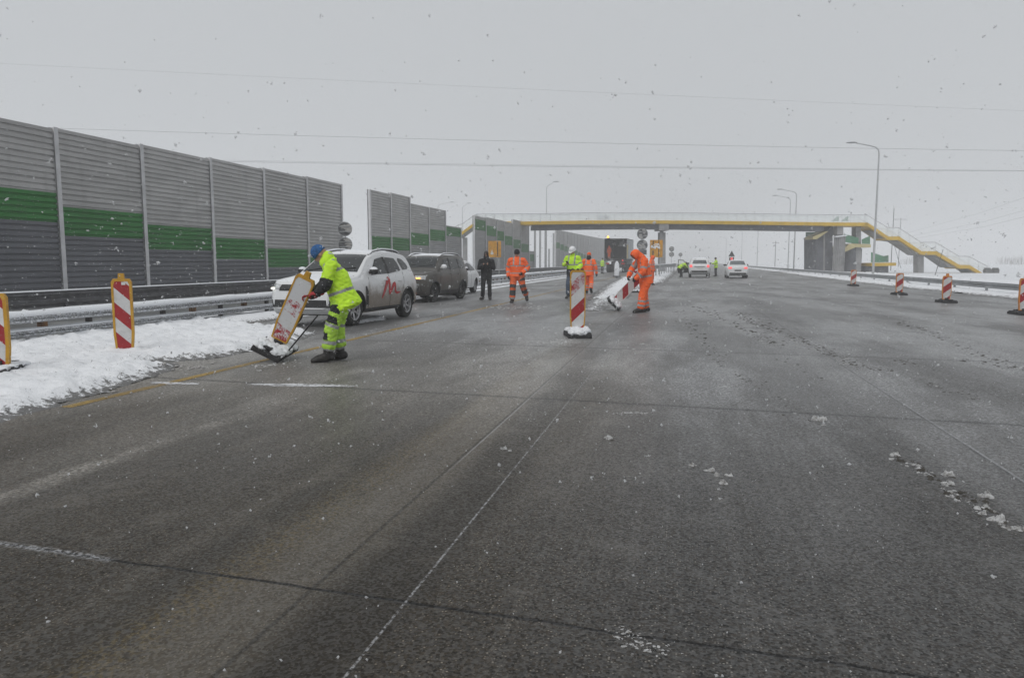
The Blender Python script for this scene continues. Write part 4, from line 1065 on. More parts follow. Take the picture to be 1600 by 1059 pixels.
def person(label, loc, rz, pose, outfit, scale=1.0, vox=.014, group=None):
    """one figure: a continuous body, with clothing, boots, gloves and headwear as parts; local +y is forward"""
    t = thing('person', label, 'person', loc, rz, group, scale)
    V = lambda k: Vector(pose[k]); S = segs(pose); seed = loc[0] * 3.1 + loc[1]
    fat = outfit.get('fat', 1.0)
    hd, nk, ch, pel = V('hd'), V('nk'), V('ch'), V('pel')
    hf = Vector(pose.get('face', (0, 1, 0))).normalized(); hu = Vector(pose.get('up', (hd - nk) if (hd - nk).length > .01 else (0, 0, 1)))
    hu = (hu - hf * hu.dot(hf)).normalized(); hs = hf.cross(hu)
    HM = Matrix((hs, hf, hu)).transposed()             # head axes: x right, y forward, z up
    Hp = lambda x, y, z: hd + HM @ Vector((x, y, z))
    # ---- body
    b = MB()
    b.ball(hd + HM @ Vector((0, -.008, .025)), (.076, .094, .092), HM, 14)
    b.ball(Hp(0, .022, -.045), (.056, .066, .072), HM, 12); b.ball(Hp(0, .055, -.088), (.026, .024, .020), HM, 8)
    b.limb([Hp(0, .085, .012), Hp(0, .104, -.022), Hp(0, .094, -.034)], [(.010, .010), (.017, .015), (.013, .010)], 8, side=hs)
    b.ball(Hp(0, .086, -.060), (.024, .012, .010), HM, 8)
    b.limb([Hp(-.048, .080, .030), Hp(0, .090, .033), Hp(.048, .080, .030)], [.011, .011, .011], 6, side=hu)
    for s_ in (-1, 1): b.ball(Hp(s_ * .079, -.008, -.012), (.012, .024, .034), HM, 8)
    b.limb([nk - (hd - nk) * .3, nk, hd + HM @ Vector((0, -.015, -.05))], [.062, .056, .052], 10)
    b.limb([pel, pel.lerp(ch, .45), ch, ch.lerp(nk, .75)], [(.145, .10), (.130, .092), (.160, .10), (.11, .07)], 14)
    for c in 'LR':
        b.limb([ch.lerp(V('sh' + c), .5) + Vector((0, 0, .03)), V('sh' + c), V('el' + c), V('wr' + c)], [.055, .052, .038, .027], 8)
        b.limb([V('hp' + c), V('kn' + c), V('an' + c)], [.078, .052, .036], 10); b.limb([V('an' + c), V('an' + c).lerp(V('to' + c), .6)], [.035, .03], 8)
        if not outfit.get('gloves'):
            d = pose.get('hd' + c) or (V('wr' + c) - V('el' + c)); hand(b, V('wr' + c), d, pose.get('pn' + c, (0, 0, -1) if c == 'L' else (0, 0, -1)), 1 if c == 'R' else -1, pose.get('curl', .7))
    bv = outfit.get('bvox', .014)
    o = remeshed(b, 'body', bv, 2); o.parent = t
    me = o.data
    for m in ('skin', 'eye_dark', 'lip', outfit.get('under', 'black_cloth')): me.materials.append(MAT[m])
    c = face_centers(me); hc = (c - np.array(hd)) @ np.array(HM); mi = np.zeros(len(c), int)
    lowd = (c - np.array(nk)) @ np.array((nk - ch).normalized()); mi[lowd < -.04] = 3
    for s_ in (-1, 1):
        if not outfit.get('gloves'): mi[np.linalg.norm(c - np.array(V('wr' + ('L' if s_ < 0 else 'R'))), axis=1) < .21] = 0
        mi[(np.hypot((hc[:, 0] - s_ * .033) / .017, (hc[:, 2] - .012) / .0085) < 1) & (hc[:, 1] > .04)] = 1
        mi[(np.hypot((hc[:, 0] - s_ * .034) / .024, (hc[:, 2] - .034) / .006) < 1) & (hc[:, 1] > .04)] = 1
    mi[(np.hypot(hc[:, 0] / .026, (hc[:, 2] + .060) / .009) < 1) & (hc[:, 1] > .04)] = 2
    if outfit.get('beard'): mi[(hc[:, 2] < -.035) & (hc[:, 2] > -.12) & (np.abs(hc[:, 0]) < .09) & (hc[:, 1] > -.02) & (mi == 0)] = 1
    me.polygons.foreach_set('material_index', mi)
    # ---- trousers
    b = MB(); tf = outfit.get('tfat', 1.0)
    b.limb([pel + Vector((0, 0, -.06)), pel, pel.lerp(ch, .35)], [(.165 * fat, .125 * fat), (.170 * fat, .125 * fat), (.155 * fat, .11 * fat)], 16)
    for c in 'LR':
        h_, k_, a_ = V('hp' + c), V('kn' + c), V('an' + c)
        b.limb([h_, h_.lerp(k_, .5), k_, k_.lerp(a_, .5), k_.lerp(a_, outfit.get('cuff', .80))], [(.100 * tf * fat, .104 * tf * fat), .098 * tf, .088 * tf, .086 * tf, .088 * tf], 12)
    o = remeshed(b, 'trousers', vox, 3, outfit.get('folds', .012), 9.5, seed); o.parent = t
    paint(o, S, ['torso', 'thL', 'thR', 'snL', 'snR'], outfit['tmats'], outfit['trules'])
    # ---- jacket
    b = MB(); jl = outfit.get('jlen', -.10)            # hem below the pelvis
    dn = (pel - ch).normalized(); hem = pel + dn * (-jl) + Vector(outfit.get('hemoff', (0, 0, 0)))
    jw, jd = .19 * fat, .135 * fat * outfit.get('deep', 1.0)
    b.limb([hem, pel.lerp(ch, .2), pel.lerp(ch, .6), ch, ch.lerp(nk, .62)], [(jw * outfit.get('hemk', 1.06), jd * outfit.get('hemk', 1.06) * 1.05), (jw, jd * 1.03), (jw * .99, jd * 1.02), (jw * 1.04, jd), (jw * .68, jd * .66)], 18, cap=.22)
    b.limb([ch.lerp(nk, .6), nk + (hd - nk) * .10], [(.10, .09), (.078, .078)], 12)                      # collar
    for c in 'LR':
        s_, e_, w_ = V('sh' + c), V('el' + c), V('wr' + c); k = outfit.get('sleeve', 1.0)
        b.limb([ch.lerp(nk, .5), ch.lerp(nk, .5).lerp(s_, .8)], [.095, .088 * k], 12); b.ball(s_ + Vector((0, 0, -.012)), .086 * k, n=14)
        b.limb([s_ + (e_ - s_) * .04, s_.lerp(e_, .5), e_.lerp(s_, .12)], [.084 * k, .076 * k, .069 * k], 12); b.ball(e_, .067 * k, n=12); b.limb([e_.lerp(w_, .1), e_.lerp(w_, .5), w_], [.066 * k, .062 * k, .053 * k], 12)
    if outfit.get('hoodback'): b.ball(nk + HM @ Vector((0, -.065, -.03)), (.10, .055, .06), HM, 10)
    o = remeshed(b, 'jacket', vox, 3, outfit.get('folds', .012), 9.0, seed + 9); o.parent = t
    paint(o, S, ['torso', 'uaL', 'uaR', 'faL', 'faR'], outfit['jmats'], outfit['jrules'])
    # ---- boots
    for c in 'LR':
        a_, to = V('an' + c), V('to' + c); f = (to - a_); fl = Vector((f.x, f.y, f.z)); d = fl.normalized(); sd = d.cross((V('kn' + c) - a_).normalized()).normalized()
        up = (V('kn' + c) - a_).normalized(); b = MB(); hl = a_ - d * .06 - up * .030
        b.limb([hl, a_ - up * .028 + d * .05, a_ + d * (f.length * .62) - up * .036, a_ + d * (f.length * .88) - up * .050], [(.050, .060), (.056, .066), (.060, .056), (.054, .042)], 12, side=sd)
        b.limb([a_ - up * .03, a_ + up * .09, a_ + up * .19], [.064, .068, .076], 12)
        o = remeshed(b, 'boot', max(.011, vox * .8), 2, .004, 18, seed); o.parent = t; o.data.materials.append(MAT[outfit.get('boot', 'black_boot')])
    # ---- gloves
    if outfit.get('gloves'):
        for c in 'LR':
            d = pose.get('hd' + c) or (V('wr' + c) - V('el' + c)); b = MB(); hand(b, V('wr' + c), d, pose.get('pn' + c, (0, 0, -1)), 1 if c == 'R' else -1, pose.get('curl', .7), 1.12)
            dd = Vector(d).normalized(); b.limb([V('wr' + c) - dd * .05, V('wr' + c) + dd * .01], [.045, .04], 10)
            o = remeshed(b, 'glove', outfit.get('gvox', .0065), 1); o.parent = t; o.data.materials.append(MAT[outfit['gloves']])
    # ---- headwear and hair
    hw = outfit.get('hat'); H4 = Matrix.Translation(hd) @ HM.to_4x4()
    if hw in ('beanie', 'cap'):
        b = MB(); pr = [(.094, -.005), (.101, .0), (.103, .03), (.099, .045), (.097, .055), (.089, .085), (.068, .112), (.038, .130), (.012, .137), (.001, .138)]
        b.lathe(pr, H4 @ Matrix.Rotation(R(-12), 4, 'X') @ Matrix.Translation((0, -.006, .012)), 22, .90, 1.06)
        if outfit.get('pom'): b.ball(H4 @ Vector((0, -.03, .16)), .035, n=10)
        o = b.build('beanie', MAT[outfit['hatm']], t, smooth=True, angle=180)
    elif hw == 'helmet':
        b = MB(); pr = [(.128, .012), (.130, .018), (.116, .024), (.117, .05), (.110, .09), (.090, .122), (.055, .145), (.02, .153), (.001, .154)]
        b.lathe(pr, H4 @ Matrix.Translation((0, -.004, .018)), 24, .92, 1.08); b.ball(H4 @ Vector((0, .125, .034)), (.075, .055, .008), H4.to_3x3(), 12)
        b.limb([H4 @ Vector((0, -.10, .12)), H4 @ Vector((0, 0, .172)), H4 @ Vector((0, .09, .135))], [(.02, .008)] * 3, 8, side=hs)
        o = b.build('helmet', MAT['white_helmet'], t, smooth=True, angle=60)
    elif hw == 'hood':
        b = MB(); pr = [(.074, .108), (.094, .100), (.112, .060), (.120, .0), (.112, -.06), (.085, -.105), (.045, -.128), (.002, -.134)]
        b.lathe([(r, z) for r, z in pr], H4 @ Matrix.Rotation(R(-90), 4, 'X'), 20, .95, 1.12)
        b.limb([hd + HM @ Vector((0, -.05, -.06)), nk + HM @ Vector((0, -.03, -.05))], [(.105, .09), (.125, .11)], 14, side=hs)
        o = b.build('hood', MAT[outfit['hatm']], t, smooth=True, angle=180)
        if outfit.get('mask'):
            b = MB(); b.ball(Hp(0, .03, -.055), (.070, .078, .055), HM, 12); b.build('face_scarf', MAT['black_cloth'], t, smooth=True, angle=180)
    if outfit.get('collar'):
        b = MB(); b.limb([nk + (hd - nk) * -.15, nk + (hd - nk) * .42], [.105, .10], 14); b.build('collar', MAT[outfit['collar']], t, smooth=True, angle=180)
    if outfit.get('hair'):
        b = MB(); b.lathe([(.088, -.06), (.094, -.02), (.095, .03), (.086, .07), (.06, .105), (.02, .12), (.001, .121)], H4 @ Matrix.Rotation(R(-20), 4, 'X') @ Matrix.Translation((0, -.012, .0)), 18, .88, 1.04)
        b.build('hair', MAT['hair'], t, smooth=True, angle=180)
    return t
ARMS = ('uaL', 'uaR', 'faL', 'faR')
def hivis(refl=1, dark=2, lower=.0, two=True, sleeve_dark=False, straps=True, xs=.105):
    r = []
    if two: r.append((('torso',), .02, .095, None, refl))
    r.append((('torso',), .46, .535, None, refl))
    if straps: r.append((('torso',), .535, 1.2, lambda c: np.abs(np.abs(c[:, 0]) - xs) < .026, refl))
    r.append((('uaL', 'uaR'), .66, .84, None, refl)); 
    if not sleeve_dark: r.append((('faL', 'faR'), .48, .68, None, refl))
    else: r.append((('faL', 'faR'), -1, 2, None, dark)); r.append((('uaL', 'uaR'), .74, 2, None, dark)); 
    return r
LEGB = [(('snL', 'snR'), .40, .53, None, 1), (('snL', 'snR'), .70, .83, None, 1)]
DEFT = dict(pel=(0, 0, .95), ch=(0, .01, 1.28), nk=(0, .02, 1.50), hd=(0, .05, 1.63), hpL=(-.095, 0, .90), hpR=(.095, 0, .90), knL=(-.11, .03, .50), knR=(.11, .03, .50),
            anL=(-.12, -.02, .095), anR=(.12, -.02, .095), toL=(-.15, .17, .075), toR=(.15, .17, .075), shL=(-.195, 0, 1.405), shR=(.195, 0, 1.405), elL=(-.27, -.02, 1.14), elR=(.27, -.02, 1.14), wrL=(-.27, .08, .90), wrR=(.27, .08, .90))
def pose(**k): d = dict(DEFT); d.update(k); return d
LEFTW = YAW + R(90)                                   # facing the left of the picture
TOCAM = YAW + R(180)

# A: the yellow worker in front
pA = pose(pel=(0, -.10, .91), ch=(0, .0, 1.20), nk=(0, .10, 1.42), hd=(0, .20, 1.515), face=(.10, .80, -.62), up=(0, .55, .8),
          hpL=(-.09, -.08, .86), hpR=(.09, -.08, .86), knL=(-.11, .055, .50), knR=(.10, .00, .50), anL=(-.12, .12, .10), anR=(.10, -.03, .10), toL=(-.15, .33, .075), toR=(.12, .175, .075),
          shL=(-.19, .03, 1.35), shR=(.19, .07, 1.35), elL=(-.25, .10, 1.09), elR=(.22, .20, 1.08), wrL=(-.20, .215, .985), wrR=(.10, .35, .93),
          hdL=(.10, .95, -.12), hdR=(-.1, .9, -.05), pnL=(.5, .1, -1), pnR=(-.4, .1, -1), curl=1.0)
oA = dict(jmats=['hivis_yellow', 'reflective_band', 'black_cloth'], tmats=['hivis_yellow_trousers', 'reflective_band', 'black_cloth'],
          jrules=[(('torso',), .12, .195, None, 1), (('torso',), .66, .74, None, 1), (('torso',), .74, 1.3, lambda c: np.abs(np.abs(c[:, 0]) - .115) < .026, 1), (('faL', 'faR'), -1, 2, None, 2), (('uaL', 'uaR'), .70, 2, None, 2)],
          trules=[(('thL', 'thR'), .12, .46, lambda c: (c[:, 1] > -.075) & (np.abs(c[:, 0]) > .06), 2), (('thL', 'thR'), .60, .86, lambda c: (c[:, 1] > -.035) & (np.abs(c[:, 0]) > .05), 2),
                  (('thL', 'thR'), .88, 1.0, None, 1), (('snL', 'snR'), .0, .06, None, 1), (('snL', 'snR'), .10, .46, lambda c: (c[:, 1] > .10), 2), (('snL', 'snR'), .48, .60, None, 1), (('snL', 'snR'), .76, .90, None, 1)],
          gloves='red_glove', hat='beanie', hatm='blue_knit', fat=1.12, tfat=1.10, jlen=-.13, hemoff=(0, -.02, -.01), hemk=1.16, deep=1.18, cuff=.68, vox=.011, folds=.017, bvox=.010, hoodback=True, sleeve=1.12)
pgA = GZ(523.5, 10.42)
TA = person('worker in yellow high-visibility suit and blue beanie bending over the snow-caked beacon', (pgA.x, pgA.y, 0), LEFTW + R(6), pA, oA, 1.0, vox=.011)
b = MB(); b.limb([(0, .12, 1.40), (0, .10, 1.48)], [(.098, .10), (.092, .095)], 16); b.build('collar', MAT['hivis_yellow'], TA, smooth=True, angle=180)
# thin rod beside the beacon
q0 = G(440, 563); q0.z = .02; q1 = P(497, 492, 10.2); b = MB(); b.tube(q0, q1, .011, 8); tag(b.build('dark_rod', MAT['plastic_black'], smooth=True), 'thin dark rod leaning between the tilted snowy beacon and the yellow worker', 'rod')

# B: dark-clothed man taking a picture
g = GZ(760, 27.2)
pB = pose(shL=(-.195, 0, 1.40), shR=(.195, 0, 1.40), elL=(-.27, .02, 1.14), elR=(.27, .02, 1.14), wrL=(-.10, .25, 1.25), wrR=(.10, .25, 1.25), hdL=(.35, .35, .5), hdR=(-.35, .35, .5), pnL=(.8, 0, .2), pnR=(-.8, 0, .2), face=(0, .97, -.22), toL=(-.15, .17, .075), toR=(.22, .14, .075), anR=(.15, -.02, .095), knR=(.12, .03, .5))
oB = dict(jmats=['black_cloth', 'reflective_band', 'navy_cloth'], tmats=['black_cloth', 'reflective_band', 'black_cloth'], jrules=[], trules=[], hair=True, jlen=-.20, hemk=1.0, bvox=.010, fat=1.06, tfat=.90, sleeve=1.1, collar='black_cloth')
person('man in black jacket and trousers holding a camera to his chest beside the sedan', (g.x, g.y, 0), TOCAM - R(4), pB, oB, 1.02, vox=.016)
Mw = Matrix.Translation((g.x, g.y, 0)) @ Matrix.Rotation(TOCAM - R(4), 4, 'Z')
b = MB(); b.box((0, 0, 0), (.13, .05, .085)); b.lathe([(.032, -.02), (.034, .05), (.026, .055), (.001, .05)], Matrix.Rotation(R(-90), 4, 'X'), 12); o = b.build('photo_camera', MAT['phone_black']); o.matrix_world = Mw @ Matrix.Translation((0, .36, 1.38)); tag(o, 'small black camera held up by the man in black', 'camera')

# C: orange worker walking towards the camera
g = GZ(808, 25.3)
pC = pose(pel=(0, 0, .95), ch=(0, .0, 1.29), face=(.10, .95, -.25), hpL=(-.11, 0, .90), hpR=(.11, 0, .90), knR=(.13, .14, .52), anR=(.15, .12, .095), toR=(.17, .33, .075), knL=(-.20, .05, .53), anL=(-.29, -.22, .23), toL=(-.32, -.06, .10),
          shL=(-.215, 0, 1.40), shR=(.215, 0, 1.40), elL=(-.36, -.04, 1.16), wrL=(-.21, .14, 1.00), elR=(.31, -.06, 1.14), wrR=(.29, .06, .90), pnL=(1, 0, 0), pnR=(-1, 0, 0))
orj = dict(jmats=['hivis_orange', 'reflective_band', 'charcoal_cloth'], tmats=['hivis_orange', 'reflective_band', 'charcoal_cloth'], jrules=hivis(), trules=LEGB)
oC = dict(orj); oC.update(tmats=['hivis_orange_worn', 'reflective_band', 'charcoal_cloth'], trules=[(('thL',), -.1, .5, lambda c: (c[:, 0] < -.10), 2), (('snL', 'snR'), -.1, .62, lambda c: c[:, 1] > -.2, 2), (('thL', 'thR'), .82, 1.1, lambda c: c[:, 1] > .04, 2), (('snL', 'snR'), .78, .92, None, 1)],
          gloves='black_glove', hat='beanie', hatm='black_knit', fat=1.26, tfat=1.18, sleeve=1.2, jlen=-.08, hoodback=True, bvox=.011)
person('stout orange suited worker in a black beanie striding towards us', (g.x, g.y, 0), TOCAM + R(-6), pC, oC, 1.03, vox=.015)

# D: white helmet, yellow jacket, looking at a phone
g = GZ(895, 28.0)
pD = pose(face=(.25, .80, -.50), up=(0, .4, .9), elR=(.31, .02, 1.17), wrR=(.16, .27, 1.18), elL=(-.29, -.02, 1.15), wrL=(-.22, .18, 1.0), hdR=(-.5, .6, .15), pnR=(-.3, .2, .9), knR=(.12, .12, .5), anR=(.13, .06, .095), toR=(.15, .26, .07), hdL=(.2, .7, -.4))
oD = dict(jmats=['hivis_yellow', 'reflective_band', 'navy_cloth'], tmats=['jeans', 'reflective_band', 'navy_cloth'], jrules=[(('torso',), -1, .14, None, 2), (('torso',), .36, .44, None, 1), (('torso',), .44, 1.3, lambda c: np.abs(np.abs(c[:, 0]) - .11) < .024, 1), (('uaL', 'uaR'), .62, .78, None, 1)],
          trules=[(('torso', 'thL', 'thR'), -1, .42, None, 2)], hat='helmet', jlen=-.12, fat=1.12, bvox=.010, tfat=.95, sleeve=1.1)
person('man in white helmet, yellow jacket and jeans looking at his phone behind the lone beacon', (g.x, g.y, 0), TOCAM + R(24) * -1, pD, oD, 1.10, vox=.016)
Mw = Matrix.Translation((g.x, g.y, 0)) @ Matrix.Rotation(TOCAM - R(24), 4, 'Z')
b = MB(); b.box((0, 0, 0), (.085, .012, .17)); b.box((.02, -.007, .06), (.025, .004, .03)); o = b.build('phone', MAT['phone_black']); o.matrix_world = Mw @ Matrix.Translation((.08, .40, 1.37)) @ Matrix.Rotation(R(-50), 4, 'X'); tag(o, 'black phone in the hand of the man in the white helmet', 'phone')

# E: orange worker with orange cap walking away
g = GZ(920, 32.2)
pE = pose(face=(.1, .95, -.2), knL=(-.10, .16, .53), anL=(-.10, .16, .11), toL=(-.12, .36, .09), knR=(.12, -.02, .50), anR=(.14, -.28, .22), toR=(.16, -.12, .09), elR=(.31, -.06, 1.14), wrR=(.34, -.02, .90), elL=(-.31, 0, 1.14), wrL=(-.30, .10, .92))
oE = dict(orj); oE.update(gloves='black_glove', hat='beanie', hatm='orange_knit', collar='black_cloth', fat=1.14, tfat=1.08, jlen=-.16, sleeve=1.12, bvox=.016, gvox=.009)
person('orange suited worker in an orange cap and dark collar walking away behind the lone beacon', (g.x, g.y, 0), YAW - R(14), pE, oE, 1.02, vox=.018)

# F: bending orange worker with hood
g = GZ(1006, 20.45)
pF = pose(pel=(0, -.06, .93), ch=(0, .0, 1.24), nk=(0, .10, 1.46), hd=(0, .235, 1.56), face=(-.05, .72, -.70), up=(0, .6, .75), hpL=(-.10, -.06, .87), hpR=(.10, -.06, .87),
          knL=(-.12, .06, .49), knR=(.12, -.06, .49), anL=(-.14, .12, .10), anR=(.13, -.14, .10), toL=(-.17, .33, .08), toR=(.15, .07, .08),
          shL=(-.20, .05, 1.39), shR=(.20, .08, 1.39), elL=(-.29, .12, 1.10), elR=(.24, .26, 1.14), wrL=(-.20, .27, .93), wrR=(.10, .38, .98), pnL=(.7, 0, -.6), pnR=(-.6, 0, -.7), curl=1.0)
oF = dict(orj); oF.update(gloves='black_glove', hat='hood', hatm='hivis_orange', mask=True, fat=1.18, tfat=1.20, jlen=-.14, hemk=1.1, sleeve=1.2, bvox=.011, folds=.016, trules=LEGB,
          jrules=[(('torso',), .06, .14, None, 1), (('torso',), .50, .58, None, 1), (('torso',), .58, 1.3, lambda c: np.abs(np.abs(c[:, 0]) - .12) < .026, 1), (('uaL', 'uaR'), .58, .76, None, 1), (('faL', 'faR'), .35, .55, None, 1)])
person('hooded orange suited worker bending over the striped beacon he tilts', (g.x, g.y, 0), LEFTW + R(10), pF, oF, 1.03, vox=.013)

# G: orange worker behind F
g = GZ(1018.5, 44)
pG = pose(face=(.1, .95, -.3), elR=(.30, .0, 1.14), wrR=(.30, .06, .90))
oG = dict(orj); oG.update(gloves='black_glove', hat='hood', hatm='hivis_orange', fat=1.14, tfat=1.08, jlen=-.14, sleeve=1.15, bvox=.03, gvox=.012)
person('orange worker mostly hidden behind the hooded orange worker', (g.x, g.y, 0), LEFTW + R(150), pG, oG, 1.0, vox=.025)

# H: yellow worker bent at the open car door ; I: standing yellow man ; J: by the lorry ; K: on the lorry
ye = dict(jmats=['hivis_yellow', 'reflective_band', 'black_cloth'], tmats=['black_cloth', 'reflective_band', 'black_cloth'], jrules=hivis(), trules=[])
g = GZ(1065, 66)
pH = pose(pel=(0, -.18, .86), ch=(0, .12, 1.08), nk=(0, .30, 1.20), hd=(0, .42, 1.22), face=(0, .75, -.65), up=(0, .6, .75), hpL=(-.1, -.16, .80), hpR=(.1, -.16, .80), knL=(-.11, .04, .48), knR=(.11, -.04, .48),
          shL=(-.19, .22, 1.17), shR=(.19, .22, 1.17), elL=(-.24, .38, .95), elR=(.24, .38, .95), wrL=(-.18, .52, .82), wrR=(.18, .52, .82))
oH = dict(ye); oH.update(gloves='black_glove', hat='beanie', hatm='black_knit', fat=1.15, bvox=.035, gvox=.014, sleeve=1.15)
person('worker in yellow jacket bent over beside the open door of the far white car', (g.x, g.y, 0), YAW - R(70), pH, oH, 1.0, vox=.03)
g = GZ(1119, 69.5)
pI = pose(face=(0, 1, -.1), elL=(-.24, .20, 1.20), wrL=(-.20, .46, 1.22), elR=(.22, .16, 1.18), wrR=(.12, .36, 1.20))
oI = dict(ye); oI.update(gloves='black_glove', hat='beanie', hatm='black_knit', fat=1.15, bvox=.035, gvox=.014, sleeve=1.15, jlen=-.14)
person('man in yellow jacket and black trousers standing between the two far white cars', (g.x, g.y, 0), LEFTW, pI, oI, 1.0, vox=.03)
g = GZ(941, 84)
oJ = dict(ye); oJ.update(gloves='black_glove', hat='beanie', hatm='black_knit', fat=1.1, bvox=.035, gvox=.014, tmats=['charcoal_cloth', 'reflective_band', 'black_cloth'], trules=LEGB)
person('worker in yellow jacket standing at the left rear corner of the dark lorry', (g.x, g.y, 0), YAW - R(60), pose(), oJ, 1.0, vox=.03)
# ================================================================== cars
def lerp_profile(p, s, smooth=.06):
    xs, ys = [a for a, _ in p], [b for _, b in p]; o = np.zeros(len(s)); ks = np.linspace(-smooth, smooth, 7)
    for k in ks: o += np.interp(s + k, xs, ys)
    return o / len(ks)
class Car:
    def __init__(c, spec):
        c.s = spec; L_ = c.L = spec['L']; N = 84
        u = np.linspace(0, 1, N); s = np.concatenate([np.linspace(0, .3, 14)[:-1], np.linspace(.3, L_ - .3, 58), np.linspace(L_ - .3, L_, 14)[1:]])
        zt, zb, z0, w_ = [lerp_profile(spec[k], s, spec.get('sm', .06)) for k in ('top', 'belt', 'bot', 'plan')]
        rows = []
        for i in range(len(s)):
            W, B, T, Z = w_[i], min(zb[i], zt[i] - .01), zt[i], z0[i]; g = min(1, max(0, (T - B) / .45)); wt = W * (.955 - spec['tumble'] * g)
            hgt = B - Z; r = .05 + .05 * (1 - g) if T - B > .1 else (T - B) * .5
            pts = [(0, Z), (.75 * W, Z), (.90 * W, Z + .02), (.955 * W, Z + .10 * hgt), (.985 * W, Z + .32 * hgt), (W, Z + .55 * hgt), (W * .995, Z + .78 * hgt), (.975 * W, B - .035), (.955 * W, B)]
            for q in (.25, .5, .75): pts.append((.955 * W + (wt - .955 * W) * q * .92, B + (T - r - B) * q))
            for a in (0, 25, 50, 75, 90):
                pts.append((wt - r * 1.3 + r * 1.3 * math.cos(R(a)) - 0.0, T - r + r * math.sin(R(a))))
            pts += [(wt * .5, T + .012 * g + .006), (0, T + .018 * g + .008)]
            rows.append(pts)
        k = len(rows[0]); vs = []; c.k = k
        for i, pts in enumerate(rows):
            y = s[i] - L_ / 2
            vs += [(x, y, z) for x, z in pts] + [(-x, y, z) for x, z in pts[-2:0:-1]]
        m = 2 * k - 2; fs = []
        for i in range(len(s) - 1):
            for j in range(m): fs.append((i * m + j, i * m + (j + 1) % m, (i + 1) * m + (j + 1) % m, (i + 1) * m + j))
        fs.append(tuple(range(m))); fs.append(tuple((len(s) - 1) * m + j for j in range(m - 1, -1, -1)))
        c.v, c.f = [Vector(v) for v in vs], fs
        c.bvh = BVHTree.FromPolygons(c.v, fs)
    def hit(c, o, d):
        h = c.bvh.ray_cast(Vector(o), Vector(d)); return h
    def Y(c, s): return s - c.L / 2
    def body(c, t, m):
        b = MB(); b.add(c.v, c.f); o = b.build('body', [MAT[m], MAT['plastic_black']], t)
        cut = MB()
        for ws in c.s['wheels']:
            for sd in (-1, 1): cut.lathe([(c.s['arch'], 0), (c.s['arch'], .55)], Matrix.Translation((sd * .62 if sd > 0 else -1.17, c.Y(ws), c.s['wr'] + .01)) @ Matrix.Rotation(R(90), 4, 'Y'), 30, close=True)
        k = cut.build('cutter', MAT['plastic_black'], t)
        md = o.modifiers.new('b', 'BOOLEAN'); md.object = k; md.operation = 'DIFFERENCE'; md.solver = 'EXACT'
        me = evaluated(o); old = o.data; o.modifiers.clear(); o.data = me; bpy.data.meshes.remove(old); bpy.data.objects.remove(k)
        me.name = 'body'; me.materials.clear(); me.materials.append(MAT[m]); me.materials.append(MAT['plastic_black'])
        fc = face_centers(me); mi = np.zeros(len(fc), int)
        for ws in c.s['wheels']:
            d = np.hypot(fc[:, 1] - c.Y(ws), fc[:, 2] - c.s['wr'] - .01); mi[(d < c.s['arch'] - .0) & (np.abs(fc[:, 0]) < .97 * .9) & (np.abs(fc[:, 0]) > .55)] = 1
        nz = face_normals(me)[:, 2]; mi[(nz < -.9) & (fc[:, 2] < .5)] = 1
        me.polygons.foreach_set('material_index', mi); me.polygons.foreach_set('use_smooth', [True] * len(me.polygons)); me.set_sharp_from_angle(angle=R(32)); me.update()
        return o
    def drape(c, name, poly, axis, m, t, off=.005, n=16, th=0.0, tri=False):
        """panel lying on the bodywork: poly in (y,z) from a side 'x+','x-', (x,z) from 'front','rear', (x,y) from 'top'"""
        poly = [tuple(p) for p in poly]; ys = [p[1] for p in poly]; lo, hi = min(ys), max(ys); rows = []
        for i in range(n + 1):
            yv = lo + (hi - lo) * (1e-4 + (1 - 2e-4) * i / n); xs = []
            for (a, d) in zip(poly, poly[1:] + poly[:1]):
                if (a[1] > yv) != (d[1] > yv): xs.append(a[0] + (d[0] - a[0]) * (yv - a[1]) / (d[1] - a[1]))
            if len(xs) < 2: continue
            rows.append((min(xs), max(xs), yv))
        mm = 14; vs = []; cast = {'x+': ((1, 0, 0)), 'x-': ((-1, 0, 0)), 'front': ((0, -1, 0)), 'rear': ((0, 1, 0)), 'top': ((0, 0, 1))}[axis]; dv = Vector(cast); ok = True
        for (a, d, v) in rows:
            for j in range(mm + 1):
                u = a + (d - a) * j / mm
                if axis[0] == 'x': o = Vector((0, u, v))
                elif axis == 'top': o = Vector((u, v, 0))
                else: o = Vector((u, 0, v))
                o = o + dv * 6; h, nn, _, _ = c.bvh.ray_cast(o, -dv)
                if h is None: h, nn, _, _ = c.bvh.find_nearest(o - dv * 3.6)
                if nn.dot(dv) < 0: nn = -nn
                vs.append(h + nn * off)
        fs = []; w_ = mm + 1
        for i in range(len(rows) - 1):
            for j in range(mm): fs.append((i * w_ + j, i * w_ + j + 1, (i + 1) * w_ + j + 1, (i + 1) * w_ + j))
        b = MB(); b.add(vs, fs); o = b.build(name, MAT[m], t, fix=False, smooth=True, angle=180)
        return o
    def stroke(c, b, pts, axis, r, off=.0):
        q = []; dv = Vector({'x+': (1, 0, 0), 'x-': (-1, 0, 0), 'front': (0, -1, 0), 'rear': (0, 1, 0), 'top': (0, 0, 1)}[axis])
        for a, d in zip(pts[:-1], pts[1:]):
            n = max(2, int(math.hypot(d[0] - a[0], d[1] - a[1]) / .06))
            for i in range(n):
                u = a[0] + (d[0] - a[0]) * i / n, a[1] + (d[1] - a[1]) * i / n; q.append(u)
        q.append(pts[-1]); w_ = []
        for u in q:
            o = Vector((0, u[0], u[1])) if axis[0] == 'x' else (Vector((u[0], u[1], 0)) if axis == 'top' else Vector((u[0], 0, u[1])))
            h, nn, _, _ = c.bvh.ray_cast(o + dv * 6, -dv)
            if h is not None: w_.append(h + dv * off)
        if len(w_) > 1: b.limb(w_, [r] * len(w_), 5, cap=False)
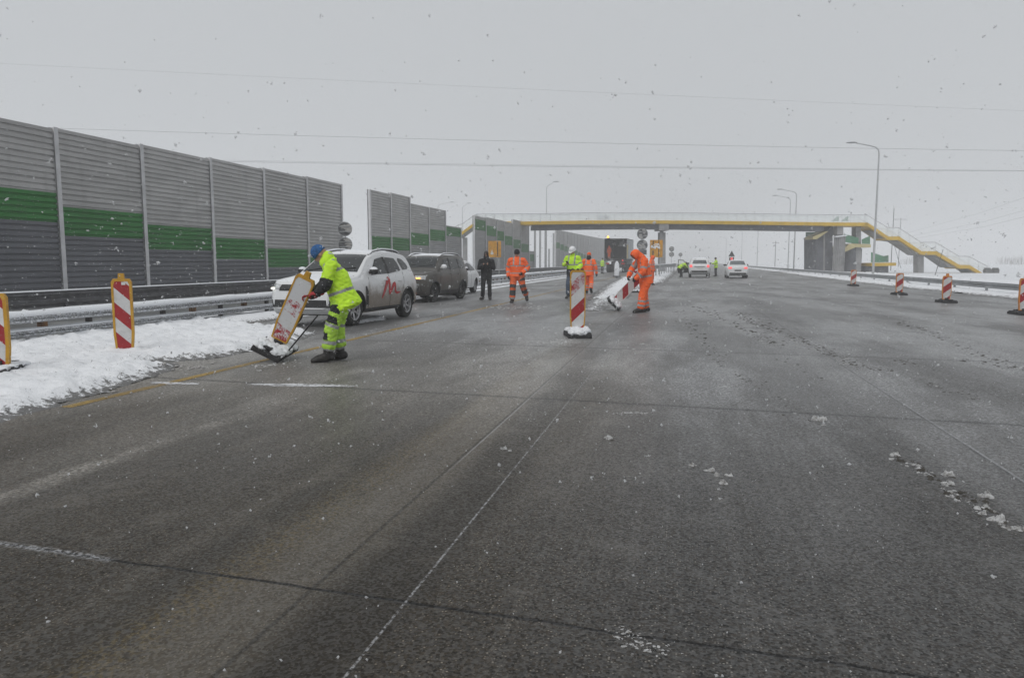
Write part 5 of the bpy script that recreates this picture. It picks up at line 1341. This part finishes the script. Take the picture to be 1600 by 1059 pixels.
    def paintstroke(c, b, pts, axis, widths, off=.006):
        """flat brush stroke on the bodywork"""
        dv = Vector({'x+': (1, 0, 0), 'x-': (-1, 0, 0)}[axis]); q = []; wd = []
        for k, (a, d) in enumerate(zip(pts[:-1], pts[1:])):
            n = 8
            for i in range(n): f = i / n; q.append((a[0] + (d[0] - a[0]) * f, a[1] + (d[1] - a[1]) * f)); wd.append(widths[k] + (widths[k + 1] - widths[k]) * f)
        q.append(pts[-1]); wd.append(widths[-1]); vs = []
        for i, u in enumerate(q):
            a, d = q[max(0, i - 1)], q[min(len(q) - 1, i + 1)]; tx, tz = d[0] - a[0], d[1] - a[1]; l = math.hypot(tx, tz) or 1
            for s_ in (-1, 1):
                yy, zz = u[0] - tz / l * wd[i] * s_, u[1] + tx / l * wd[i] * s_
                h, nn, _, _ = c.bvh.ray_cast(Vector((0, yy, zz)) + dv * 6, -dv); vs.append((h if h is not None else Vector((0, yy, zz))) + dv * off)
        b.add(vs, [(2 * i, 2 * i + 1, 2 * i + 3, 2 * i + 2) for i in range(len(q) - 1)])
def wheel(t, x, y, r, sd, rim='rim_alloy', spokes=6, turn=0.0):
    M = Matrix.Translation((x, y, r)) @ Matrix.Rotation(turn, 4, 'Z') @ Matrix.Rotation(R(90) * sd, 4, 'Y')
    b = MB(); b.lathe([(r * .66, -.10), (r * .90, -.105), (r * .985, -.085), (r, -.05), (r, .05), (r * .985, .085), (r * .90, .105), (r * .66, .10)], M, 30); b.lathe([(r * .66, .10), (r * .66, -.10)], M, 30); o = b.build('wheel', MAT['tyre'], t, smooth=True, angle=50)
    b = MB(); b.lathe([(.001, .055), (r * .12, .062), (r * .16, .055), (r * .16, .02)], M, 16); b.lathe([(r * .58, .085), (r * .64, .102), (r * .67, .098), (r * .655, .06), (r * .60, .02)], M, 30)
    for k in range(spokes):
        a = 2 * math.pi * k / spokes; p = M @ Vector((r * .12 * math.cos(a), r * .12 * math.sin(a), .045)); q = M @ Vector((r * .61 * math.cos(a), r * .61 * math.sin(a), .078))
        ax = (M.to_3x3() @ Vector((-math.sin(a), math.cos(a), 0))).normalized(); b.limb([p, q], [(r * .085, .014), (r * .075, .014)], 6, side=ax, cap=False)
    b.build('rim', MAT[rim], o, smooth=True, angle=40)
    b = MB(); b.lathe([(.001, -.02), (r * .62, -.02)], M, 24); b.build('brake_disc', MAT['plastic_black'], o)
    return o
SUV = dict(L=4.34, wheels=(.83, 3.50), wr=.35, arch=.41, tumble=.20, sm=.07,
           top=[(0, .80), (.05, .93), (.25, 1.01), (.9, 1.075), (1.12, 1.11), (1.32, 1.24), (1.75, 1.50), (2.05, 1.60), (2.6, 1.64), (3.3, 1.63), (3.75, 1.57), (3.95, 1.46), (4.12, 1.18), (4.25, 1.06), (4.34, .94)],
           belt=[(0, .72), (.25, .92), (1.0, 1.01), (2.4, 1.05), (3.2, 1.09), (3.7, 1.15), (4.34, .93)], bot=[(0, .42), (.2, .26), (.6, .23), (3.9, .26), (4.2, .32), (4.34, .46)],
           plan=[(0, .62), (.06, .74), (.25, .84), (.6, .89), (1.2, .90), (3.3, .90), (3.9, .87), (4.2, .81), (4.34, .70)])
YETI = dict(L=4.22, wheels=(.86, 3.44), wr=.335, arch=.39, tumble=.17, sm=.06,
            top=[(0, .84), (.05, .94), (.2, 1.00), (.9, 1.09), (1.08, 1.13), (1.25, 1.24), (1.62, 1.50), (1.9, 1.60), (2.3, 1.645), (3.5, 1.63), (3.95, 1.57), (4.08, 1.40), (4.16, 1.10), (4.22, .98)],
            belt=[(0, .76), (.2, .94), (1.0, 1.03), (2.4, 1.06), (3.6, 1.09), (4.22, .97)], bot=[(0, .40), (.2, .25), (.6, .22), (3.8, .24), (4.1, .30), (4.22, .42)],
            plan=[(0, .68), (.06, .78), (.2, .85), (.5, .885), (1.2, .895), (3.4, .895), (3.9, .87), (4.1, .83), (4.22, .76)])
SEDAN = dict(L=4.48, wheels=(.86, 3.46), wr=.315, arch=.37, tumble=.24, sm=.07,
             top=[(0, .62), (.06, .72), (.25, .80), (.9, .92), (1.22, .96), (1.45, 1.07), (1.95, 1.34), (2.25, 1.425), (2.7, 1.45), (3.1, 1.41), (3.5, 1.24), (3.85, 1.06), (4.1, 1.02), (4.36, .98), (4.48, .82)],
             belt=[(0, .56), (.25, .74), (1.2, .88), (2.6, .93), (3.6, .97), (4.48, .80)], bot=[(0, .30), (.2, .20), (.6, .18), (3.9, .22), (4.3, .28), (4.48, .40)],
             plan=[(0, .60), (.06, .72), (.25, .81), (.6, .865), (1.2, .88), (3.4, .88), (3.95, .855), (4.3, .78), (4.48, .68)])
CACHE = {}
def car(label, loc, rz, kind, paint, group, front=True, snow=True, rim='rim_alloy', lit=None, glass='glass_dark', sides=('x+', 'x-'), mirror='plastic_black', scale=1.0):
    t = thing('parked_car', label, 'car', loc, rz, group, scale)
    spec = {'suv': SUV, 'yeti': YETI, 'sedan': SEDAN}[kind]; c = CACHE.setdefault(kind, Car(spec)); Y = c.Y; c.t = t
    c.body(t, paint)
    for ws in spec['wheels']:
        for sd in (-1, 1): wheel(t, sd * (.86 if kind != 'sedan' else .83) - sd * .11, Y(ws), spec['wr'], sd, rim)
    if kind == 'suv':
        wins = [('front_window', [(1.62, 1.10), (1.72, 1.20), (2.02, 1.47), (2.36, 1.51), (2.42, 1.125)]), ('rear_window', [(2.54, 1.13), (2.50, 1.515), (2.98, 1.50), (3.10, 1.40), (3.19, 1.185)]), ('quarter_window', [(3.30, 1.20), (3.17, 1.43), (3.21, 1.495), (3.45, 1.47), (3.62, 1.36), (3.68, 1.26), (3.58, 1.215)])]
        black = [[(2.42, 1.12), (2.36, 1.52), (2.50, 1.52), (2.54, 1.12)]]; wsx = [(-.70, 1.22), (.70, 1.22), (.58, 1.92), (-.58, 1.92)]; rw = [(-.60, 1.16), (.60, 1.16), (.50, 1.46), (-.50, 1.46)]
        hl = (.50, .82, .80, .95); seams = [[(1.42, .36), (1.36, .7), (1.46, 1.06)], [(2.47, .34), (2.48, 1.10)], [(3.0, .36), (3.12, .62), (3.25, .9), (3.25, 1.16)]]; hz = (.98, .95); sill = (.26, .36); my = 1.60
    elif kind == 'yeti':
        wins = [('front_window', [(1.50, 1.12), (1.56, 1.20), (1.86, 1.47), (2.20, 1.51), (2.24, 1.13)]), ('rear_window', [(2.36, 1.13), (2.33, 1.515), (3.04, 1.515), (3.10, 1.14)]), ('quarter_window', [(3.22, 1.15), (3.17, 1.51), (3.68, 1.49), (3.84, 1.18)])]
        black = [[(2.24, 1.12), (2.20, 1.52), (2.33, 1.52), (2.36, 1.12)], [(3.10, 1.14), (3.04, 1.515), (3.17, 1.51), (3.22, 1.15)]]; wsx = [(-.72, 1.17), (.72, 1.17), (.61, 1.76), (-.61, 1.76)]; rw = [(-.62, 1.12), (.62, 1.12), (.56, 1.46), (-.56, 1.46)]
        hl = (.44, .82, .79, .95); seams = [[(1.32, .34), (1.28, .7), (1.36, 1.08)], [(2.30, .32), (2.30, 1.12)], [(2.95, .34), (3.08, .62), (3.16, .9), (3.16, 1.12)]]; hz = (.97, .95); sill = (.25, .40); my = 1.52
    else:
        wins = [('front_window', [(1.82, .99), (1.90, 1.06), (2.22, 1.28), (2.60, 1.335), (2.62, .995)]), ('rear_window', [(2.73, .995), (2.70, 1.335), (3.05, 1.29), (3.45, 1.10), (3.46, 1.02)])]
        black = [[(2.62, .995), (2.60, 1.335), (2.70, 1.335), (2.73, .995)]]; wsx = [(-.68, 1.36), (.68, 1.36), (.56, 2.12), (-.56, 2.12)]; rw = None
        hl = (.46, .78, .60, .73); seams = [[(1.40, .28), (1.40, .6), (1.55, .94)], [(2.67, .26), (2.67, .99)], [(3.28, .5), (3.42, .75), (3.46, 1.0)]]; hz = (.84, .82); sill = (.20, .27); my = 1.78
    # glass
    for sd in sides:
        for nme, poly in wins: c.drape(nme, [(Y(a), z) for a, z in poly], sd, glass, t, .006)
        for poly in black: c.drape('door_pillar', [(Y(a), z) for a, z in poly], sd, 'plastic_black', t, .0045)
        b = MB()
        for sm_ in seams: c.stroke(b, [(Y(a), z) for a, z in sm_], sd, .006, -.001)
        b.build('door_seams', MAT['plastic_black'], t)
        sg = 1 if sd == 'x+' else -1
        for k, hy in enumerate((2.25, 3.0) if kind != 'sedan' else (2.5, 3.25)):
            h = c.hit((3 * sg, Y(hy), hz[k]), (-sg, 0, 0))[0]; b = MB(); b.limb([h + Vector((sg * .012, -.085, 0)), h + Vector((sg * .022, 0, .002)), h + Vector((sg * .012, .085, 0))], [(.012, .014)] * 3, 8); b.build('door_handle', MAT[paint if k or kind != 'suv' else paint], t, smooth=True)
        c.drape('sill_trim', [(Y(spec['wheels'][0] + spec['arch'] + .02), sill[0] + .02), (Y(spec['wheels'][1] - spec['arch'] - .02), sill[0] + .02), (Y(spec['wheels'][1] - spec['arch'] + .01), sill[1]), (Y(spec['wheels'][0] + spec['arch'] - .01), sill[1])], sd, 'plastic_black', t, .008)
        for ws in spec['wheels']:
            b = MB(); A = spec['arch']; pts = [(Y(ws) + A * math.cos(R(a)), spec['wr'] + .01 + A * math.sin(R(a))) for a in range(-8, 189, 12)]; c.stroke(b, pts, sd, .022 if kind != 'sedan' else .010, .002); b.build('wheel_arch', MAT['plastic_black' if kind != 'sedan' else paint], t, smooth=True)
        h = c.hit((3 * sg, Y(my), wins[0][1][0][1] + .06), (-sg, 0, 0))[0]
        b = MB(); b.ball(h + Vector((sg * .13, -.02, .035)), (.115, .065, .085), n=14); b.limb([h, h + Vector((sg * .10, -.01, 0))], [.03, .03], 8); o = b.build('mirror', MAT[mirror], t, smooth=True)
        b = MB(); b.ball(h + Vector((sg * .13, -.025, .075)), (.10, .055, .055), n=12); b.build('snow_cap', MAT['snow_clean'], o, smooth=True)
        if kind != 'sedan':
            b = MB(); ra = (1.95, 3.55) if kind == 'suv' else (1.85, 3.75); q = []
            for k in range(11):
                yy = ra[0] + (ra[1] - ra[0]) * k / 10; h = c.hit((sg * .60, Y(yy), 4), (0, 0, -1))[0]; q.append(h + Vector((0, 0, .055 * math.sin(math.pi * min(max(k / 10, .0), 1)) ** .35)))
            b.limb(q, [.022] * 11, 8); o = b.build('roof_rail', MAT['plastic_black'], t, smooth=True)
            b = MB(); b.limb([p + Vector((0, 0, .02)) for p in q], [(.03, .018)] * 11, 8); b.build('snow_cap', MAT['snow_clean'], o, smooth=True)
    b = MB(); wy = Y(wsx[0][1] + .03)
    for x0_, x1_ in ((-.60, -.02), (.02, .60)): c.stroke(b, [(x0_, wy), (x1_, wy + .10)], 'top', .010, .016)
    b.build('wipers', MAT['plastic_black'], t)
    c.drape('windshield', [(x, Y(s_)) for x, s_ in wsx], 'top', glass, t, .006, 20)
    # front
    x0, x1, za, zb_ = hl
    for sg in (-1, 1):
        c.drape('headlight', [(sg * x0, za + .02), (sg * x1, za), (sg * (x1 + .01), zb_), (sg * x0, zb_ - .03)], 'front', 'lamp_lens', t, .008)
    if kind == 'suv': c.drape('grille', [(-.50, .79), (.50, .79), (.48, .92), (-.48, .92)], 'front', 'plastic_black', t, .007); c.drape('front_bumper', [(-.74, .44), (.74, .44), (.70, .60), (-.70, .60)], 'front', 'plastic_black', t, .012)
    elif kind == 'yeti': c.drape('grille', [(-.42, .80), (.42, .80), (.42, .93), (-.42, .93)], 'front', 'plastic_black', t, .007); c.drape('front_bumper', [(-.72, .42), (.72, .42), (.72, .56), (-.72, .56)], 'front', 'plastic_black', t, .012); c.drape('bumper_trim', [(-.76, .60), (.76, .60), (.76, .66), (-.76, .66)], 'front', 'steel_galv', t, .010)
    else: c.drape('grille', [(-.40, .60), (.40, .60), (.40, .68), (-.40, .68)], 'front', 'plastic_black', t, .007); c.drape('front_bumper', [(-.6, .36), (.6, .36), (.6, .46), (-.6, .46)], 'front', 'plastic_black', t, .010)
    c.drape('number_plate', [(-.26, .64 if kind != 'sedan' else .48), (.26, .64 if kind != 'sedan' else .48), (.26, .75 if kind != 'sedan' else .58), (-.26, .75 if kind != 'sedan' else .58)], 'front', 'plate_white', t, .014)
    # rear
    if rw: c.drape('rear_windshield', rw, 'rear', glass, t, .006, 18)
    else: c.drape('rear_windshield', [(x, Y(s_)) for x, s_ in [(-.62, 3.80), (.62, 3.80), (.52, 3.12), (-.52, 3.12)]], 'top', glass, t, .006, 18)
    tl = 'brake_lit' if lit == 'rear' else 'tail_red'
    for sg in (-1, 1):
        pl = {'suv': [(.58, .86), (.78, .84), (.80, 1.06), (.60, 1.08)], 'yeti': [(.6, .9), (.8, .9), (.8, 1.08), (.6, 1.08)], 'sedan': [(.46, .78), (.72, .77), (.74, .92), (.48, .93)]}[kind]
        c.drape('tail_light', [(sg * x, z) for x, z in pl], 'rear', tl, t, .010)
    if kind == 'suv': c.drape('rear_bumper', [(-.74, .44), (.74, .44), (.70, .60), (-.70, .60)], 'rear', 'plastic_black', t, .012); c.drape('number_plate', [(-.26, .74), (.26, .74), (.26, .85), (-.26, .85)], 'rear', 'plate_white', t, .012); c.drape('tailgate_trim', [(-.42, .90), (.42, .90), (.42, .95), (-.42, .95)], 'rear', 'plastic_black', t, .012)
    else: c.drape('rear_bumper', [(-.62, .36), (.62, .36), (.62, .47), (-.62, .47)], 'rear', 'plastic_black', t, .012); c.drape('number_plate', [(-.26, .60), (.26, .60), (.26, .70), (-.26, .70)], 'rear', 'plastic_black', t, .012)
    # snow on bonnet and roof
    if snow:
        roof = {'suv': (2.0, 3.62, .60), 'yeti': (1.86, 3.9, .60), 'sedan': (2.25, 3.0, .52)}[kind]; hood = {'suv': (.16, 1.10, .72), 'yeti': (.14, .98, .70), 'sedan': (.16, 1.15, .66)}[kind]
        for (a, d, wd) in (roof, hood) if snow is True else (roof,):
            vs = []; n1, n2 = 26, 18
            for i in range(n1 + 1):
                for j in range(n2 + 1):
                    x = -wd + 2 * wd * j / n2; yy = Y(a + (d - a) * i / n1); h = c.hit((x, yy, 4), (0, 0, -1))[0]
                    e = min(1, 5.5 * min(i / n1, 1 - i / n1, j / n2 * .8, (1 - j / n2) * .8)); vs.append(h + Vector((0, 0, -.012 + (.042 + .018 * noise.noise(Vector((x * 4, yy * 4, a)))) * e ** .5)))
            fs = [(i * (n2 + 1) + j, i * (n2 + 1) + j + 1, (i + 1) * (n2 + 1) + j + 1, (i + 1) * (n2 + 1) + j) for i in range(n1) for j in range(n2)]
            b = MB(); b.add(vs, fs); b.build('snow_cover', MAT['snow_clean'], t, smooth=True, angle=180)
    return t, c
grp = 'cars parked along the left guardrail'
# the white SUV in front
t, c = car('mud-splashed white SUV with a red zigzag on its doors, parked behind the yellow worker', (-7.754, 16.40, 0), -R(4), 'suv', 'paint_dirty_white', grp)
Y = c.Y
b = MB(); c.paintstroke(b, [(Y(2.03), .56), (Y(2.17), .74), (Y(2.31), .93), (Y(2.38), 1.0), (Y(2.43), .97), (Y(2.43), .80), (Y(2.40), .66)], 'x+', [.024, .050, .060, .058, .052, .050, .03], .0080)
c.paintstroke(b, [(Y(2.40), .63), (Y(2.52), .74), (Y(2.64), .86), (Y(2.71), .88), (Y(2.73), .80), (Y(2.72), .70), (Y(2.80), .655), (Y(2.92), .66), (Y(3.02), .68)], 'x+', [.024, .046, .050, .048, .044, .038, .030, .020, .006], .0095)
b.build('red_emblem', MAT['red_paint'], t)
c.drape('fender_vent', [(Y(1.24), .44), (Y(1.37), .40), (Y(1.34), .74), (Y(1.30), .86), (Y(1.23), .86), (Y(1.25), .72)], 'x+', 'plastic_black', t, .010)
for sg in (-1, 1):
    b = MB(); h = c.hit((sg * .70, -4, .835), (0, 1, 0))[0]; b.limb([h + Vector((-.05, -.010, 0)), h + Vector((.05, -.010, .0))], [.022, .022], 8); b.build('running_light', MAT['headlamp_lit'], t, smooth=True)
# the grey-brown SUV
t, c = car('grey-brown SUV with snowy roof and one lit amber indicator, behind the white SUV', (-9.09, 25.63, 0), -R(5), 'yeti', 'paint_grey', grp, rim='rim_dark', mirror='paint_white', snow='roof')
h = c.hit((.60, -4, .845), (0, 1, 0))[0]; b = MB(); b.limb([h + Vector((-.12, -.012, 0)), h + Vector((.10, -.012, .0))], [.030, .026], 8); b.build('indicator', MAT['indicator_lit'], t, smooth=True)
h = c.hit((.50, -4, .50), (0, 1, 0))[0]; b = MB(); b.ball(h + Vector((0, -.02, -.16)), (.07, .02, .035), n=10); b.build('fog_light', MAT['brake_lit'], t, smooth=True)
# the white sedan behind it
car('clean white sedan standing last in the row, behind the grey-brown SUV', (-9.96, 31.0, 0), 0, 'sedan', 'paint_white', grp, snow='roof')
# far cars seen from behind
grp = 'white cars standing on the far roadway'
p = GZ(1092.5, 65.5); t, c = car('far white SUV seen from behind with its driver door open', (p.x, p.y, 0), R(180), 'suv', 'paint_white', grp, lit='rear', snow='roof', glass='glass_grey', scale=1.03)
Y = c.Y
d = MB(); o = MB()
x0 = .90; hin = Vector((x0, Y(1.45), 0)); a = R(62); dr = Vector((math.sin(a), math.cos(a), 0)); nn = Vector((math.cos(a), -math.sin(a), 0)) * .05
d.prism([hin + dr * u + Vector((0, 0, z)) for u, z in [(0, .38), (.95, .34), (1.03, .7), (1.0, 1.06), (0, 1.05)]], nn); o_ = d.build('door', MAT['plastic_black'], t)
f = MB(); fr = [hin + dr * u + Vector((0, 0, z)) for u, z in [(.08, 1.06), (.5, 1.46), (.95, 1.50), (.98, 1.06)]]
for q0_, q1_ in zip(fr[:-1], fr[1:]): f.tube(q0_, q1_, .03, 6)
f.build('window_frame', MAT['paint_grey'], o_); f = MB(); f.add(fr, [(0, 1, 2, 3)]); f.build('pane', MAT['railing_pane'], o_)
p = GZ(1150.5, 62.5); car('far white sedan with red tail lights, seen from behind on the right', (p.x, p.y, 0), R(180), 'sedan', 'paint_white', grp, lit='rear', snow='roof', glass='glass_grey', scale=1.02)

# ================================================================== the lorry
p = GZ(961.5, 92); TZ = 92.0
t = thing('lorry', 'lorry with an open dark cargo box and amber beacon, standing under the footbridge', 'lorry', (p.x, p.y, 0), -R(3))
w_, zb_, zt = 2.75, 1.62, 4.2; Lc = 7.0
b = MB(); b.box((0, Lc / 2, zb_ - .06), (w_, Lc, .12)); b.box((0, Lc - .05, (zb_ + zt) / 2), (w_ - .1, .06, zt - zb_ - .1)); b.box((-w_ / 2 + .03, Lc / 2, (zb_ + zt) / 2), (.06, Lc, zt - zb_ - .1)); b.box((0, Lc / 2, zt - .03), (w_, Lc, .06)); b.build('cargo_box', MAT['tarp_black'], t)
b = MB(); b.box((w_ / 2 - .02, Lc / 2, (zb_ + zt) / 2), (.06, Lc - .02, zt - zb_ - .14)); b.build('side_tarp', MAT['tarp_grey'], t)
b = MB(); b.box((w_ / 2 + .05, .5, (zb_ + .2 + 3.4) / 2), (.06, 1.0, 1.7)); b.build('side_panel', MAT['panel_cream'], t)
b = MB()
for x in (-w_ / 2 + .06, w_ / 2 - .06): b.box((x, -.02, (zb_ + zt) / 2), (.12, .10, zt - zb_))
b.box((0, -.02, zt - .05), (w_, .10, .1)); b.box((0, -.02, zb_ - .08), (w_, .10, .16)); b.build('rear_frame', MAT['plastic_black'], t)
b = MB(); b.box((.42, 2.2, 3.55), (.5, .06, .5)); b.build('light_panel', MAT['concrete'], t)
b = MB(); b.box((0, Lc / 2, 1.22), (1.0, Lc, .35)); b.box((0, .3, .75), (2.3, .12, .2)); b.box((0, .1, 1.40), (w_ + .3, .06, .05)); b.build('chassis', MAT['plastic_black'], t)
for yy in (1.4, 2.7, 6.6):
    for x in (-.98, .98):
        b = MB(); M = Matrix.Translation((x, yy, .52)) @ Matrix.Rotation(R(90), 4, 'Y'); b.lathe([(.28, -.28), (.48, -.28), (.52, -.2), (.52, .2), (.48, .28), (.28, .28)], M, 22); b.lathe([(.28, -.1), (.001, -.1)], M, 16); b.lathe([(.28, .1), (.001, .1)], M, 16); b.build('wheel', MAT['tyre'], t, smooth=True, angle=40)
for x in (-.95, .95):
    b = MB(); b.box((x, -.04, 1.12), (.42, .08, .22)); b.build('tail_light', MAT['tail_red'], t)
b = MB(); b.ball((.92, -.10, 1.50), (.10, .05, .09)); b.build('marker_light', MAT['brake_lit'], t, smooth=True)
b = MB(); b.box((-.95, .3, zt + .04), (.3, .3, .10)); b.build('beacon_mount', MAT['plastic_black'], t)
b = MB(); b.lathe([(.13, 0), (.13, .16), (.08, .24), (.001, .25)], Matrix.Translation((-1.0, .3, zt + .09)), 14); b.build('amber_beacon', MAT['amber_lit'], t, smooth=True)
b = MB(); b.box((0, Lc + 1.0, 1.9), (2.5, 1.9, 2.6)); b.box((0, Lc + 1.0, .8), (2.4, 2.0, .5)); b.build('cab', MAT['paint_white'], t)
oK = dict(orj); oK.update(gloves='black_glove', hat='hood', hatm='hivis_orange', fat=1.1, bvox=.035, gvox=.014, sleeve=1.1)
pk = t.matrix_world
q = Vector((p.x, p.y, 0)) + Matrix.Rotation(-R(3), 3, 'Z') @ Vector((-.86, .5, 0))
person('worker in orange suit standing inside the open box of the dark lorry', (q.x, q.y, zb_ + .0), R(40), pose(), oK, .98, vox=.03)
# headlights of a vehicle coming up far behind the pier
# ================================================================== falling snow
def flakes():
    N = 60000
    pos = np.stack([rng.uniform(-26, 22, N), rng.uniform(1.2, 52, N), rng.uniform(.05, 8, N)], 1)
    pos = pos[(pos[:, 2] < 2.6) | (rng.random(N) < .40)]
    near = np.stack([rng.uniform(-11, 10, 26000), rng.uniform(1.0, 15, 26000), rng.uniform(.05, 2.4, 26000)], 1)
    pos = np.concatenate([pos, near]); N = len(pos)
    r = rng.lognormal(math.log(.0026), .48, N); big = rng.random(N) < .02; r[big] *= 2.2
    d = np.linalg.norm(pos - np.array((0, 0, EYE)), axis=1); r = np.minimum(r, d * .0018 + .0006)
    base = np.array([(1, 0, 0), (-1, 0, 0), (0, 1, 0), (0, -1, 0), (0, 0, 1), (0, 0, -1)], float)
    tri = np.array([(0, 2, 4), (2, 1, 4), (1, 3, 4), (3, 0, 4), (2, 0, 5), (1, 2, 5), (3, 1, 5), (0, 3, 5)])
    def rots(n):
        q = rng.normal(0, 1, (n, 4)); q /= np.linalg.norm(q, axis=1)[:, None]; a, b_, c_, d_ = q.T
        return np.stack([np.stack([1 - 2 * (c_ * c_ + d_ * d_), 2 * (b_ * c_ - a * d_), 2 * (b_ * d_ + a * c_)], -1), np.stack([2 * (b_ * c_ + a * d_), 1 - 2 * (b_ * b_ + d_ * d_), 2 * (c_ * d_ - a * b_)], -1), np.stack([2 * (b_ * d_ - a * c_), 2 * (c_ * d_ + a * b_), 1 - 2 * (b_ * b_ + c_ * c_)], -1)], 1)
    def lobes(n): return np.einsum('nij,nkj->nki', rots(n), base[None] * rng.uniform(.5, 1.4, (n, 6, 1)) + rng.normal(0, .2, (n, 6, 3)))
    v = lobes(N) * r[:, None, None] + pos[:, None]
    # clumps: a second lobe on the larger flakes
    k = np.repeat(np.where(big | (r > .0055))[0], 3); v2 = lobes(len(k)) * (r[k] * .65)[:, None, None] + (pos[k] + rng.normal(0, .75, (len(k), 3)) * r[k][:, None])[:, None]
    v = np.concatenate([v, v2]); N = len(v); f = (tri[None] + (np.arange(N) * 6)[:, None, None]).reshape(-1, 3); v = v.reshape(-1, 3)
    me = bpy.data.meshes.new('falling_snow'); me.vertices.add(len(v)); me.vertices.foreach_set('co', v.ravel()); me.loops.add(f.size); me.loops.foreach_set('vertex_index', f.ravel().astype(np.int32))
    me.polygons.add(len(f)); me.polygons.foreach_set('loop_start', np.arange(0, f.size, 3, dtype=np.int32)); me.update(calc_edges=True); me.materials.append(MAT['flake'])
    o = bpy.data.objects.new('falling_snow', me); COL.objects.link(o); tag(o, kind='stuff')
flakes()

# ================================================================== haze of falling snow
HAZE = .0024
b = MB(); b.box((0, 420, 14.0), (1420, 980, 30.4)); o = b.build('haze', MAT['snow']); o.data.materials.clear()
hm = bpy.data.materials.new('haze'); hm.use_nodes = True; n_ = hm.node_tree; n_.nodes.clear()
ho = n_.nodes.new('ShaderNodeOutputMaterial'); pv = n_.nodes.new('ShaderNodeVolumePrincipled'); n_.links.new(pv.outputs[0], ho.inputs['Volume'])
pv.inputs['Color'].default_value = (.97, .975, .985, 1); pv.inputs['Density'].default_value = HAZE; pv.inputs['Anisotropy'].default_value = 0.0
o.data.materials.append(hm); tag(o, kind='stuff')
